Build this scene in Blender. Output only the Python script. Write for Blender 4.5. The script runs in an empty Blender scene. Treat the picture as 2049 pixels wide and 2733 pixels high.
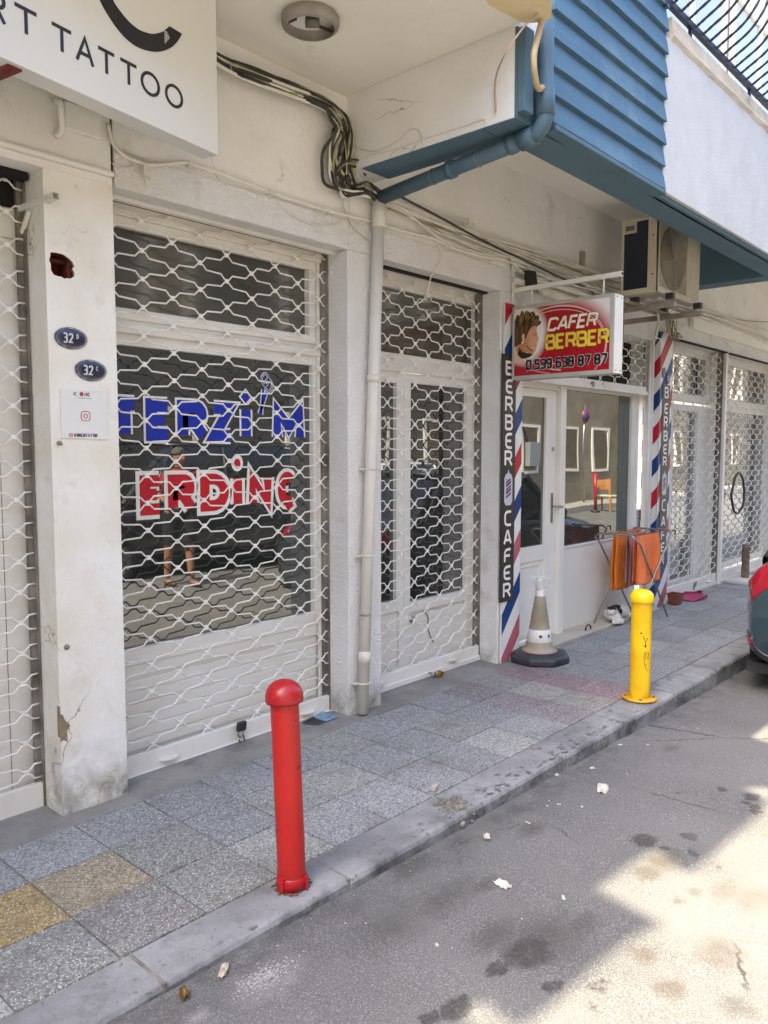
import bpy, bmesh, math, random
from mathutils import Vector, Matrix
from math import radians, sin, cos, pi, hypot, atan2
random.seed(7)
scene = bpy.context.scene
C = bpy.data.collections.new('street'); scene.collection.children.link(C)

# ------------------------------------------------------------------ camera, sky, sun, exposure
EYE = Vector((0, 0, 1.5)); FPX = 2107.57
CR = Vector((0.670793, -0.741641, 0.0)); YAW = radians(47.8682594); PIT = radians(4.38351336)
CR = Vector((cos(YAW), -sin(YAW), 0)); CF = Vector((sin(YAW)*cos(PIT), cos(YAW)*cos(PIT), -sin(PIT))); CU = CR.cross(CF)
cam_d = bpy.data.cameras.new('camera'); cam = bpy.data.objects.new('camera', cam_d); C.objects.link(cam)
m = Matrix.Identity(4)
for i in range(3): m[i][0], m[i][1], m[i][2], m[i][3] = CR[i], CU[i], -CF[i], EYE[i]
cam.matrix_world = m
cam_d.sensor_fit = 'VERTICAL'; cam_d.sensor_height = 36; cam_d.sensor_width = 27
cam_d.lens = FPX/2733*36; cam_d.clip_start = 0.05; cam_d.clip_end = 400
scene.camera = cam
scene.render.resolution_x, scene.render.resolution_y = 768, 1024

SUN = Vector((-0.72, 0.157, 1.0)).normalized()
elev = math.asin(SUN.z); az = atan2(SUN.x, SUN.y)
w = bpy.data.worlds.new('World'); scene.world = w; w.use_nodes = True
nt = w.node_tree; bg = nt.nodes['Background']
sk = nt.nodes.new('ShaderNodeTexSky'); sk.sky_type = 'NISHITA'; sk.sun_disc = False
sk.sun_elevation = elev; sk.sun_rotation = az; sk.dust_density = 4.0; sk.air_density = 0.8; sk.ozone_density = 1.0
nt.links.new(sk.outputs[0], bg.inputs[0]); bg.inputs[1].default_value = 0.15
sd = bpy.data.lights.new('sun', 'SUN'); so = bpy.data.objects.new('sun', sd); C.objects.link(so)
sd.energy = 2.7; sd.angle = radians(0.6); sd.color = (1, 0.87, 0.66)
so.rotation_euler = SUN.to_track_quat('Z', 'Y').to_euler(); so.location = (0, -2, 9)
scene.view_settings.view_transform = 'Standard'; scene.view_settings.look = 'None'
scene.view_settings.gamma = 1; scene.view_settings.exposure = 2.76

# ------------------------------------------------------------------ helpers
def ray(x, y): return CF + CR*((x-1024.5)/FPX) - CU*((y-1366.5)/FPX)
def FY(x, y, Y): d = ray(x, y); return EYE + d*(Y/d.y)
def FX(x, y, X): d = ray(x, y); return EYE + d*(X/d.x)
def FZ(x, y, Z): d = ray(x, y); return EYE + d*((Z-EYE.z)/d.z)
def road_z(x): return -.012-.0187*min(max(x, .3), 8)      # the road falls gently away along the kerb
def FR(x, y):
    z = -.06
    for _ in range(8): p = FZ(x, y, z); z = road_z(p.x)
    return FZ(x, y, z)
def s2l(c):
    return tuple((v/12.92 if v <= .04045 else ((v+.055)/1.055)**2.4) for v in c)
def rgb(h):
    return s2l(tuple(int(h[i:i+2], 16)/255 for i in (0, 2, 4)))

MATS = {}
def mat(name, col, rough=0.6, col2=None, scale=3.0, amt=0.5, bump=0.0, bscale=60.0, metal=0.0, spec=0.5,
        speck=None, dirt=None, coat=0.0, stretch=None, foot=None, cracks=None):
    """procedural principled material: two tone noise, optional speckles (list of (colour, scale, lo, hi)), bump and dirt"""
    if name in MATS: return MATS[name]
    M = bpy.data.materials.new(name); M.use_nodes = True; t = M.node_tree; N = t.nodes; L = t.links
    b = N['Principled BSDF']; b.inputs['Roughness'].default_value = rough; b.inputs['Metallic'].default_value = metal
    b.inputs['Specular IOR Level'].default_value = spec
    if coat: b.inputs['Coat Weight'].default_value = coat; b.inputs['Coat Roughness'].default_value = 0.05
    tc = N.new('ShaderNodeTexCoord'); src = tc.outputs['Object']
    if stretch:
        mp = N.new('ShaderNodeMapping'); mp.inputs['Scale'].default_value = stretch; L.new(src, mp.inputs[0]); vsrc = mp.outputs[0]
    else: vsrc = src
    def noise(sc, det=4, s=None, rg=0.55):
        n = N.new('ShaderNodeTexNoise'); n.inputs['Scale'].default_value = sc; n.inputs['Detail'].default_value = det
        n.inputs['Roughness'].default_value = rg; L.new(s or src, n.inputs['Vector']); return n.outputs['Fac']
    def ramp(v, lo, hi):
        r = N.new('ShaderNodeMapRange'); r.inputs[1].default_value = lo; r.inputs[2].default_value = hi; L.new(v, r.inputs[0]); return r.outputs[0]
    def mix(f, a, bcol):
        x = N.new('ShaderNodeMix'); x.data_type = 'RGBA'
        L.new(f, x.inputs[0])
        for k, v in ((6, a), (7, bcol)):
            if isinstance(v, tuple): x.inputs[k].default_value = (*v, 1)
            else: L.new(v, x.inputs[k])
        return x.outputs[2]
    cur = col
    c2 = col2 or tuple(v*0.82 for v in col)
    cur = mix(ramp(noise(scale, 6, vsrc), 0.5-0.25/max(amt, .01)*.5, 0.5+0.25/max(amt, .01)*.5), col, c2)
    if speck:
        for sc_col, ss, lo, hi in speck:
            cur = mix(ramp(noise(ss, 2), lo, hi), cur, sc_col)
    if dirt:
        dcol, ds, lo, hi = dirt
        cur = mix(ramp(noise(ds, 8, None, .65), lo, hi), cur, dcol)
    if foot:
        sx_ = N.new('ShaderNodeSeparateXYZ'); L.new(src, sx_.inputs[0]); f1 = ramp(sx_.outputs[2], foot[1], foot[2] if len(foot) > 2 else 0.0); f2 = ramp(noise(7, 8, None, .7), .38, .66)
        mm = N.new('ShaderNodeMath'); mm.operation = 'MULTIPLY'; L.new(f1, mm.inputs[0]); L.new(f2, mm.inputs[1]); cur = mix(mm.outputs[0], cur, foot[0])
    if cracks:
        nv = N.new('ShaderNodeTexNoise'); nv.inputs['Scale'].default_value = 5; nv.inputs['Detail'].default_value = 6; L.new(src, nv.inputs[0])
        va = N.new('ShaderNodeVectorMath'); va.operation = 'MULTIPLY_ADD'; L.new(nv.outputs['Color'], va.inputs[0]); va.inputs[1].default_value = (.25, .25, .25); L.new(src, va.inputs[2])
        vo = N.new('ShaderNodeTexVoronoi'); vo.feature = 'DISTANCE_TO_EDGE'; vo.inputs['Scale'].default_value = 2.1; L.new(va.outputs[0], vo.inputs['Vector'])
        mm = N.new('ShaderNodeMath'); mm.operation = 'MULTIPLY'; L.new(ramp(vo.outputs['Distance'], .006, .001), mm.inputs[0]); L.new(ramp(noise(1.6, 2), .55, .66, ), mm.inputs[1]); cur = mix(mm.outputs[0], cur, cracks)
    L.new(cur, b.inputs['Base Color'])
    if bump:
        bp = N.new('ShaderNodeBump'); bp.inputs['Strength'].default_value = 1.0; bp.inputs['Distance'].default_value = bump
        L.new(noise(bscale, 5), bp.inputs['Height']); L.new(bp.outputs[0], b.inputs['Normal'])
    MATS[name] = M; return M
def nodes(M): return M.node_tree.nodes, M.node_tree.links, M.node_tree.nodes['Principled BSDF']

def glass(name, col, refl, rough=0.015, dust=None, bump=0.0):
    M = bpy.data.materials.new(name); M.use_nodes = True; t = M.node_tree; N = t.nodes; L = t.links
    b = N['Principled BSDF']; b.inputs['Base Color'].default_value = (*col, 1); b.inputs['Roughness'].default_value = .5
    b.inputs['Specular IOR Level'].default_value = 0.0
    g = N.new('ShaderNodeBsdfGlossy'); g.inputs['Roughness'].default_value = rough; g.inputs['Color'].default_value = (.95, .97, .95, 1)
    lw = N.new('ShaderNodeFresnel'); lw.inputs['IOR'].default_value = 1.5
    ma = N.new('ShaderNodeMath'); ma.operation = 'MULTIPLY_ADD'; ma.inputs[1].default_value = 1.0; ma.inputs[2].default_value = refl
    L.new(lw.outputs[0], ma.inputs[0]); mx = N.new('ShaderNodeMixShader'); L.new(ma.outputs[0], mx.inputs[0])
    L.new(b.outputs[0], mx.inputs[1]); L.new(g.outputs[0], mx.inputs[2]); L.new(mx.outputs[0], N['Material Output'].inputs[0])
    tc = N.new('ShaderNodeTexCoord')
    n = N.new('ShaderNodeTexNoise'); n.inputs['Scale'].default_value = 1.6; n.inputs['Detail'].default_value = 6; L.new(tc.outputs['Object'], n.inputs[0])
    if dust:
        r = N.new('ShaderNodeMapRange'); r.inputs[1].default_value = .35; r.inputs[2].default_value = .75; L.new(n.outputs[0], r.inputs[0])
        x = N.new('ShaderNodeMix'); x.data_type = 'RGBA'; x.inputs[6].default_value = (*col, 1); x.inputs[7].default_value = (*dust, 1)
        L.new(r.outputs[0], x.inputs[0]); L.new(x.outputs[2], b.inputs['Base Color'])
    n2 = N.new('ShaderNodeTexNoise'); n2.inputs['Scale'].default_value = 1.1; n2.inputs['Detail'].default_value = 1; L.new(tc.outputs['Object'], n2.inputs[0])
    bp = N.new('ShaderNodeBump'); bp.inputs['Distance'].default_value = 0.004; L.new(n2.outputs[0], bp.inputs['Height']); L.new(bp.outputs[0], g.inputs['Normal'])
    MATS[name] = M; return M

class MB:
    def __init__(s): s.v = []; s.f = []; s.m = []; s.mi = 0; s.sm = []; s.smooth = False
    def add(s, vs, fs):
        o = len(s.v); s.v += [Vector(p) for p in vs]
        for f in fs: s.f.append([o+i for i in f]); s.m.append(s.mi); s.sm.append(s.smooth)
        return s
    def box(s, x0, x1, y0, y1, z0, z1):
        x0, x1 = min(x0, x1), max(x0, x1); y0, y1 = min(y0, y1), max(y0, y1); z0, z1 = min(z0, z1), max(z0, z1)
        v = [(x, y, z) for z in (z0, z1) for y in (y0, y1) for x in (x0, x1)]
        return s.add(v, [(0, 2, 3, 1), (4, 5, 7, 6), (0, 1, 5, 4), (2, 6, 7, 3), (0, 4, 6, 2), (1, 3, 7, 5)])
    def obox(s, o, ex, ey, ez):
        o, ex, ey, ez = map(Vector, (o, ex, ey, ez))
        v = [o+ex*i+ey*j+ez*k for k in (0, 1) for j in (0, 1) for i in (0, 1)]
        return s.add(v, [(0, 2, 3, 1), (4, 5, 7, 6), (0, 1, 5, 4), (2, 6, 7, 3), (0, 4, 6, 2), (1, 3, 7, 5)])
    def tube(s, pts, r, n=8, cap=True):
        pts = [Vector(p) for p in pts]; rr = r if isinstance(r, (list, tuple)) else [r]*len(pts)
        sm = s.smooth; s.smooth = n > 4
        up = None; rings = []
        for i, p in enumerate(pts):
            a = pts[max(i-1, 0)]; b = pts[min(i+1, len(pts)-1)]; t = (b-a)
            if t.length < 1e-9: t = Vector((0, 0, 1))
            t.normalize()
            if up is None:
                up = Vector((0, 0, 1)) if abs(t.z) < .9 else Vector((1, 0, 0))
            up = (up - t*up.dot(t)); up.normalize(); sd_ = t.cross(up)
            ph = pi/4 if n == 4 else 0
            rings.append([p + up*cos(2*pi*k/n+ph)*rr[i] + sd_*sin(2*pi*k/n+ph)*rr[i] for k in range(n)])
        vs = [q for R_ in rings for q in R_]; fs = []
        for i in range(len(pts)-1):
            for k in range(n):
                fs.append((i*n+k, i*n+(k+1) % n, (i+1)*n+(k+1) % n, (i+1)*n+k))
        if cap: fs += [tuple(range(n))[::-1], tuple((len(pts)-1)*n+k for k in range(n))]
        s.add(vs, fs); s.smooth = sm; return s
    def lathe(s, c, prof, n=28, axis=Vector((0, 0, 1)), u=None):
        c = Vector(c); axis = axis.normalized(); u = u or (Vector((1, 0, 0)) if abs(axis.x) < .9 else Vector((0, 1, 0)))
        u = (u-axis*u.dot(axis)).normalized(); w_ = axis.cross(u)
        vs = []; fs = []; sm = s.smooth; s.smooth = True
        for r, z in prof:
            for k in range(n):
                a = 2*pi*k/n; vs.append(c + axis*z + (u*cos(a)+w_*sin(a))*max(r, 1e-5))
        for i in range(len(prof)-1):
            for k in range(n): fs.append((i*n+k, i*n+(k+1) % n, (i+1)*n+(k+1) % n, (i+1)*n+k))
        s.add(vs, fs); s.smooth = sm; return s
    def poly(s, pts, th):
        """flat polygon (3D points) with thickness vector th"""
        pts = [Vector(p) for p in pts]; n = len(pts); th = Vector(th)
        return s.add(pts+[p+th for p in pts], [tuple(range(n)), tuple(range(n, 2*n))[::-1]] + [(i, i+n, (i+1) % n+n, (i+1) % n) for i in range(n)])
    def ell(s, c, r, n=14, rot=None):
        c = Vector(c); vs = []; fs = []; sm = s.smooth; s.smooth = True; h = n//2
        for i in range(h+1):
            for k in range(n):
                a = pi*i/h; b = 2*pi*k/n
                p = Vector((r[0]*sin(a)*cos(b), r[1]*sin(a)*sin(b), r[2]*cos(a)))
                if rot: p = rot @ p
                vs.append(c+p)
        for i in range(h):
            for k in range(n): fs.append((i*n+k, (i+1)*n+k, (i+1)*n+(k+1) % n, i*n+(k+1) % n))
        s.add(vs, fs); s.smooth = sm; return s
    def build(s, name, mats, parent=None, bevel=0, **kw):
        if not isinstance(mats, (list, tuple)): mats = [mats]
        me = bpy.data.meshes.new(name)
        off = Vector(parent['_loc']) if parent is not None else Vector((0, 0, 0))
        me.from_pydata([tuple(v-off) for v in s.v], [], s.f)
        for mm in mats: me.materials.append(mm)
        for p, i, q in zip(me.polygons, s.m, s.sm): p.material_index = i; p.use_smooth = q
        bm = bmesh.new(); bm.from_mesh(me); bmesh.ops.remove_doubles(bm, verts=bm.verts, dist=1e-6)
        bmesh.ops.recalc_face_normals(bm, faces=bm.faces); bm.to_mesh(me); bm.free()
        o = bpy.data.objects.new(name, me); C.objects.link(o)
        o['_loc'] = tuple(off)
        if parent is not None: o.parent = parent if parent.type == 'EMPTY' else parent
        if bevel:
            b = o.modifiers.new('bevel', 'BEVEL'); b.width = bevel; b.segments = 2; b.limit_method = 'ANGLE'; b.angle_limit = radians(40)
        return o
def tag(o, label=None, cat=None, group=None, kind=None):
    if label: o['label'] = label
    if cat: o['category'] = cat
    if group: o['group'] = group
    if kind: o['kind'] = kind
    return o
def thing(name, label, cat, loc, group=None):
    o = bpy.data.objects.new(name, None); C.objects.link(o); o.location = loc; o['_loc'] = tuple(loc); o.empty_display_size = .1
    return tag(o, label, cat, group)
def lerp(a, b, t): return a+(b-a)*t
def curve(pts, n=8):
    """catmull-rom through 3D points"""
    P = [Vector(p) for p in pts]; P = [P[0]*2-P[1]]+P+[P[-1]*2-P[-2]]; out = []
    for i in range(1, len(P)-2):
        for k in range(n):
            t = k/n; a, b, c, d = P[i-1:i+3]
            out.append(0.5*((2*b)+(c-a)*t+(2*a-5*b+4*c-d)*t*t+(3*b-a-3*c+d)*t**3))
    out.append(P[-2]); return out

# ---- stroke lettering: glyph = (width, [polylines]) on a unit height
def arc(cx, cy, rx, ry, a0, a1, n=10): return [(cx+rx*cos(radians(lerp(a0, a1, k/n))), cy+ry*sin(radians(lerp(a0, a1, k/n)))) for k in range(n+1)]
GL = {
 'A': (.8, [[(0, 0), (.4, 1), (.8, 0)], [(.15, .35), (.65, .35)]]),
 'B': (.62, [[(0, 0), (0, 1), (.42, 1)]+arc(.42, .77, .17, .23, 80, -80, 6)+[(0, .53)], [(.42, .53)]+arc(.42, .265, .2, .265, 80, -80, 6)+[(.42, 0), (0, 0)]]),
 'C': (.7, [arc(.38, .5, .38, .5, 48, 312, 14)]),
 'D': (.68, [[(0, 0), (0, 1), (.3, 1)]+arc(.3, .5, .38, .5, 80, -80, 8)+[(.3, 0), (0, 0)]]),
 'E': (.55, [[(.55, 1), (0, 1), (0, 0), (.55, 0)], [(0, .52), (.45, .52)]]),
 'F': (.52, [[(.52, 1), (0, 1), (0, 0)], [(0, .52), (.44, .52)]]),
 'I': (.0, [[(0, 0), (0, 1)]]),
 'i': (.0, [[(0, 0), (0, .86)], [(0, 1.06), (0, 1.2)]]),
 'K': (.6, [[(0, 0), (0, 1)], [(.6, 1), (.02, .45)], [(.2, .6), (.62, 0)]]),
 'L': (.5, [[(0, 1), (0, 0), (.5, 0)]]),
 'M': (.85, [[(0, 0), (0, 1), (.425, .35), (.85, 1), (.85, 0)]]),
 'N': (.68, [[(0, 0), (0, 1), (.68, 0), (.68, 1)]]),
 'O': (.86, [arc(.43, .5, .43, .5, 90, 450, 20)]),
 'R': (.64, [[(0, 0), (0, 1), (.4, 1)]+arc(.4, .74, .2, .26, 80, -80, 6)+[(.4, .48), (0, .48)], [(.34, .48), (.64, 0)]]),
 'S': (.56, [arc(.3, .75, .26, .25, 30, 250, 8)+arc(.28, .25, .27, .25, 70, -150, 8)]),
 'T': (.8, [[(0, 1), (.8, 1)], [(.4, .99), (.4, 0)]]),
 'Z': (.62, [[(0, 1), (.62, 1), (0, 0), (.64, 0)]]),
 'Ç': (.7, [arc(.38, .5, .38, .5, 48, 312, 14), [(.38, -.02), (.46, -.14), (.28, -.24)]]),
 "'": (.1, [[(.08, 1.1), (.0, .8)]]),
 '.': (.10, [[(.04, 0), (.04, .14)]]),
 ' ': (.2, []), '-': (.4, [[(0, .5), (.4, .5)]]),
 # squared digits and letters
 '0': (.62, [[(.1, 0), (0, .14), (0, .86), (.1, 1), (.52, 1), (.62, .86), (.62, .14), (.52, 0), (.1, 0), (0, .14)]]),
 '3': (.6, [[(0, 1), (.5, 1), (.6, .88), (.6, .64), (.48, .52), (.15, .52)], [(.48, .52), (.6, .4), (.6, .12), (.5, 0), (0, 0)]]),
 '5': (.6, [[(.58, 1), (0, 1), (0, .56), (.48, .56), (.6, .44), (.6, .12), (.5, 0), (0, 0)]]),
 '6': (.6, [[(.56, 1), (.12, 1), (0, .86), (0, .12), (.1, 0), (.5, 0), (.6, .12), (.6, .42), (.5, .54), (.02, .54)]]),
 '7': (.6, [[(0, 1), (.6, 1), (.6, .8), (.22, 0)]]),
 '8': (.6, [[(.12, .52), (0, .64), (0, .88), (.12, 1), (.48, 1), (.6, .88), (.6, .64), (.48, .52), (.12, .52), (0, .4), (0, .12), (.12, 0), (.48, 0), (.6, .12), (.6, .4), (.48, .52)]]),
 '9': (.6, [[(.58, .46), (.1, .46), (0, .58), (0, .88), (.12, 1), (.48, 1), (.6, .88), (.6, .12), (.5, 0), (.04, 0)]]),
 '2': (.6, [[(0, .8), (.1, .98), (.45, 1), (.6, .85), (.55, .6), (0, .02), (.62, .02)]]),
}
SQ = dict(GL)
SQ['B'] = (.62, [[(0, 0), (0, 1), (.5, 1), (.6, .9), (.6, .62), (.5, .52), (0, .52)], [(.5, .52), (.64, .42), (.64, .1), (.54, 0), (0, 0)]])
SQ['C'] = (.64, [[(.64, .8), (.64, .9), (.54, 1), (.1, 1), (0, .9), (0, .1), (.1, 0), (.54, 0), (.64, .1), (.64, .2)]])
SQ['R'] = (.64, [[(0, 0), (0, 1), (.54, 1), (.64, .9), (.64, .55), (.54, .45), (0, .45)], [(.45, .45), (.64, 0)]])
SQ['A'] = (.7, [[(0, 0), (.32, 1), (.42, 1), (.7, 0)], [(.12, .3), (.6, .3)]])
RD = dict(GL)
RD['E'] = (.55, [[(.58, 1), (.3, 1)]+arc(.3, .7, .3, .3, 100, 180, 5)+[(0, .3)]+arc(.3, .3, .3, .3, 180, 260, 5)+[(.3, 0), (.58, 0)], [(.02, .5), (.5, .5)]])
RD['C'] = (.55, [[(.58, 1), (.3, 1)]+arc(.3, .7, .3, .3, 100, 180, 5)+[(0, .3)]+arc(.3, .3, .3, .3, 180, 260, 5)+[(.3, 0), (.58, 0)]])
RD['F'] = (.52, [[(.56, 1), (.3, 1)]+arc(.3, .7, .3, .3, 100, 180, 5)+[(0, 0)], [(.02, .5), (.5, .5)]])
RD['A'] = (.66, [[(0, 0), (.28, 1), (.38, 1), (.66, 0)], [(.1, .3), (.56, .3)]])

def ribbon(pl, w_):
    """2D polyline -> outline polygon with mitred corners"""
    n = len(pl); closed = hypot(pl[0][0]-pl[-1][0], pl[0][1]-pl[-1][1]) < 1e-6
    Lp = []; Rp = []
    for i in range(n):
        a = pl[i-1] if i > 0 else (pl[-2] if closed else pl[0]); b = pl[i]; c = pl[i+1] if i < n-1 else (pl[1] if closed else pl[-1])
        d1 = Vector((b[0]-a[0], b[1]-a[1])); d2 = Vector((c[0]-b[0], c[1]-b[1]))
        if d1.length < 1e-9: d1 = d2
        if d2.length < 1e-9: d2 = d1
        d1 = d1.normalized(); d2 = d2.normalized(); n1 = Vector((-d1.y, d1.x)); n2 = Vector((-d2.y, d2.x)); mm = n1+n2
        if mm.length < .3: mm = n1.copy()
        mm.normalize(); k = 1/max(mm.dot(n1), .5)
        Lp.append((b[0]+mm.x*w_/2*k, b[1]+mm.y*w_/2*k)); Rp.append((b[0]-mm.x*w_/2*k, b[1]-mm.y*w_/2*k))
    return Lp, Rp
class Plane:
    """a printed or cut-out surface: 2D (u, v) -> 3D, n points to the viewer side"""
    def __init__(s, o, eu, ev): s.o = Vector(o); s.eu = Vector(eu); s.ev = Vector(ev); s.n = s.eu.normalized().cross(s.ev.normalized())
    def at(s, u, v, d=0): return s.o + s.eu*u + s.ev*v + s.n*d
    def poly(s, mb, pts, d0, d1):
        mb.poly([s.at(u, v, d0) for u, v in pts], s.n*(d1-d0)); return s
    def stroke(s, mb, pl, w_, d0, d1):
        Lp, Rp = ribbon(pl, w_)
        for i in range(len(pl)-1):
            q = [Lp[i], Rp[i], Rp[i+1], Lp[i+1]]
            mb.poly([s.at(u, v, d0) for u, v in q], s.n*(d1-d0))
    def text(s, mb, txt, u, v, h, w_, gap=.2, font=GL, d0=0, d1=.001, sx=1.0, slant=0, align=None, jitter=None):
        total = sum(font[c][0]*sx*h for c in txt) + gap*h*(len(txt)-1)
        if align == 'c': u = u-total/2
        k = 0
        for c in txt:
            gw, pls = font[c]
            for pl in pls:
                dd = (k % 7)*0.00012; k += 1
                dv = jitter(c, u) if jitter else 0
                s.stroke(mb, [(u+px*sx*h+slant*py*h, v+dv+py*h) for px, py in pl], w_, d0, d1+dd)
            u += gw*sx*h + gap*h
        return u

# ------------------------------------------------------------------ materials
plaster = mat('cream_plaster', rgb('EAE8E2'), .85, rgb('E0DDD4'), 2.2, .8, .005, 38, dirt=(rgb('BDB4A3'), 2.6, .58, .8), cracks=rgb('A79F90'))
plaster_r = mat('rough_white_plaster', rgb('EAE8E3'), .9, rgb('E0DDD5'), 4, .6, .016, 75, dirt=(rgb('BBB5A8'), 3.1, .58, .8), foot=(rgb('7D766A'), .22))
pillar_m = mat('pillar_plaster', rgb('E9E6DD'), .85, rgb('DFD9C8'), 3.2, 1, .006, 26, dirt=(rgb('BFB6A4'), 4.6, .57, .8), foot=(rgb('6F675B'), .30), cracks=rgb('958A78'))
reveal_m = mat('reveal_plaster', rgb('BFB9AE'), .85, rgb('ABA49A'), 3, .6, .003, 50, dirt=(rgb('8D8474'), 3, .62, .85))
ceil_m = mat('ceiling_plaster', rgb('EDE9DF'), .9, rgb('E6E0D0'), 1.3, .7, .004, 12, dirt=(rgb('C2AF8A'), 1.7, .66, .85))
alu = mat('white_aluminium', rgb('E3E0D8'), .45, rgb('D7D2C6'), 2.5, .6, .0008, 30, dirt=(rgb('9C927E'), 4, .66, .9), stretch=(1, 1, 6))
alu_w = mat('white_painted_frame', rgb('EAE7DE'), .4, rgb('DFDACC'), 2.5, .5, .0005, 30, dirt=(rgb('A89F8B'), 5, .7, .95))
grille_m = mat('white_enamelled_steel', rgb('EEEBE2'), .45, rgb('DFDACD'), 6, .6, 0.0005, 80, dirt=(rgb('857A66'), 9, .60, .80))
bar_m = mat('white_shutter_bar', rgb('E4E1D8'), .5, rgb('D8D2C6'), 4, .6, .0008, 40, dirt=(rgb('847A68'), 5, .63, .85))
rail_m = mat('grimy_guide_rail', rgb('8E867A'), .6, rgb('5C554C'), 5, 1, .001, 60)
black_gap = mat('black_gap', (.008, .008, .008), .9)
room_m = mat('dark_room', (.02, .02, .02), .9)
brick = mat('hollow_red_brick', rgb('7A3016'), .9, rgb('4A1B0C'), 18, 1, .004, 60)
render_m = mat('exposed_render', rgb('9C8B70'), .95, rgb('7D6D55'), 20, 1, .004, 90)
blue_s = mat('blue_painted_siding', rgb('52758B'), .75, rgb('486A81'), 3, .7, .004, 160, dirt=(rgb('6E8A9B'), 2.3, .55, .8), stretch=(.6, 1, 5))
blue_b = mat('blue_painted_beam', rgb('54707C'), .75, rgb('4C6672'), 3, .6, .002, 60)
blue_p = mat('blue_painted_pipe', rgb('4F6A78'), .55, rgb('445C6A'), 7, .7, .0012, 60, dirt=(rgb('6D7F86'), 9, .62, .8))
white_wall = mat('sprayed_white_render', rgb('D4D4D1'), .95, rgb('C9C9C6'), 5, .6, .009, 130)
ledge_m = mat('aged_cream_moulding', rgb('CDC3AE'), .9, rgb('B9AC97'), 5, .8, .006, 40, dirt=(rgb('8F7F6C'), 5, .6, .8))
iron = mat('black_wrought_iron', (.012, .016, .03), .4, (.02, .022, .035), 20, .5, .001, 120)
wcable = mat('painted_over_cable', rgb('E6E1D4'), .6, rgb('D3CCBC'), 9, .6)
kcable = mat('black_cable', (.02, .02, .022), .5, (.06, .058, .05), 8, .8)
gcable = mat('greenish_cable', rgb('7E7B5A'), .6, rgb('A39F80'), 6, .8)
ycable = mat('yellowed_cable', rgb('C5BE93'), .5, rgb('B0A87D'), 6, .8)
pvc = mat('white_pvc_pipe', rgb('DEDACE'), .5, rgb('CEC8B9'), 3, .6, .001, 40, dirt=(rgb('A79E8C'), 5, .7, .9))
red_p = mat('red_gloss_paint', rgb('B7211C'), .42, rgb('A91C18'), 4, 1, .0015, 30, dirt=(rgb('2E1210'), 20, .635, .65), foot=(rgb('5A1A16'), .12))
red_cap = mat('red_plastic_cap', rgb('AE161D'), .32, rgb('8F1118'), 5, .6, .0005, 40, dirt=(rgb('6B0F14'), 14, .68, .7))
yel_p = mat('yellow_gloss_paint', rgb('EEC20C'), .38, rgb('D9AA0A'), 4, 1, .0015, 30, dirt=(rgb('4A3A10'), 28, .66, .675), foot=(rgb('8A6A1C'), .12))
yel_cap = mat('yellow_plastic_cap', rgb('F2CE12'), .35, rgb('EAC40E'), 6, .6, .0005, 40)
rust = mat('rusty_steel', rgb('6B4A3A'), .8, rgb('3E2A22'), 30, 1, .001, 90)
steel = mat('bright_steel', rgb('B9B4A8'), .3, rgb('8C867A'), 10, .7, metal=.9)
brass = mat('brass', rgb('B89B4E'), .35, rgb('8F7636'), 14, .7, metal=.8)
blackp = mat('black_plastic', (.02, .02, .022), .45, (.035, .035, .035), 10, .6)
white_pr = mat('printed_white', rgb('E2E1DC'), .35, rgb('DAD9D2'), 2, .4)
white_pr2 = mat('letter_white', rgb('F2EFE6'), .4)
sred = mat('stripe_red', rgb('B31828'), .4, rgb('A31424'), 4, .5)
sredf = mat('stripe_faded_red', rgb('B3636C'), .5, rgb('A85560'), 8, .8)
sblue = mat('stripe_blue', rgb('0B3D78'), .4, rgb('0A356A'), 4, .5)
brown_pr = mat('dark_wood_print', rgb('40352E'), .5, rgb('2C2520'), 6, 1, stretch=(6, 6, .4))
navy = mat('navy_enamel', rgb('1B2145'), .25, rgb('262A3C'), 12, 1, .0006, 60, coat=.5)
txt_blue = mat('blue_vinyl', rgb('1030A8'), .4, rgb('0E2A98'), 6, .5)
txt_red = mat('red_vinyl', rgb('C01024'), .4, rgb('AF0E20'), 6, .5)
txt_white = mat('white_vinyl', rgb('F0EEE4'), .45)
txt_black = mat('black_vinyl', (.008, .008, .01), .35)
g_up = glass('dusty_transom_glass', (.055, .052, .042), .06, .08, dust=(.12, .115, .095))
g_lo = glass('dark_window_glass', (.02, .022, .019), .13, .006, dust=(.04, .04, .034))
g_door = glass('dark_door_glass', (.03, .03, .028), .12, .01, dust=(.06, .058, .05))
g_barb = glass('barber_window_glass', (.03, .033, .03), .13, .004)
g_far = glass('pale_reflecting_glass', (.13, .13, .12), .25, .02, dust=(.18, .18, .165))

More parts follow.
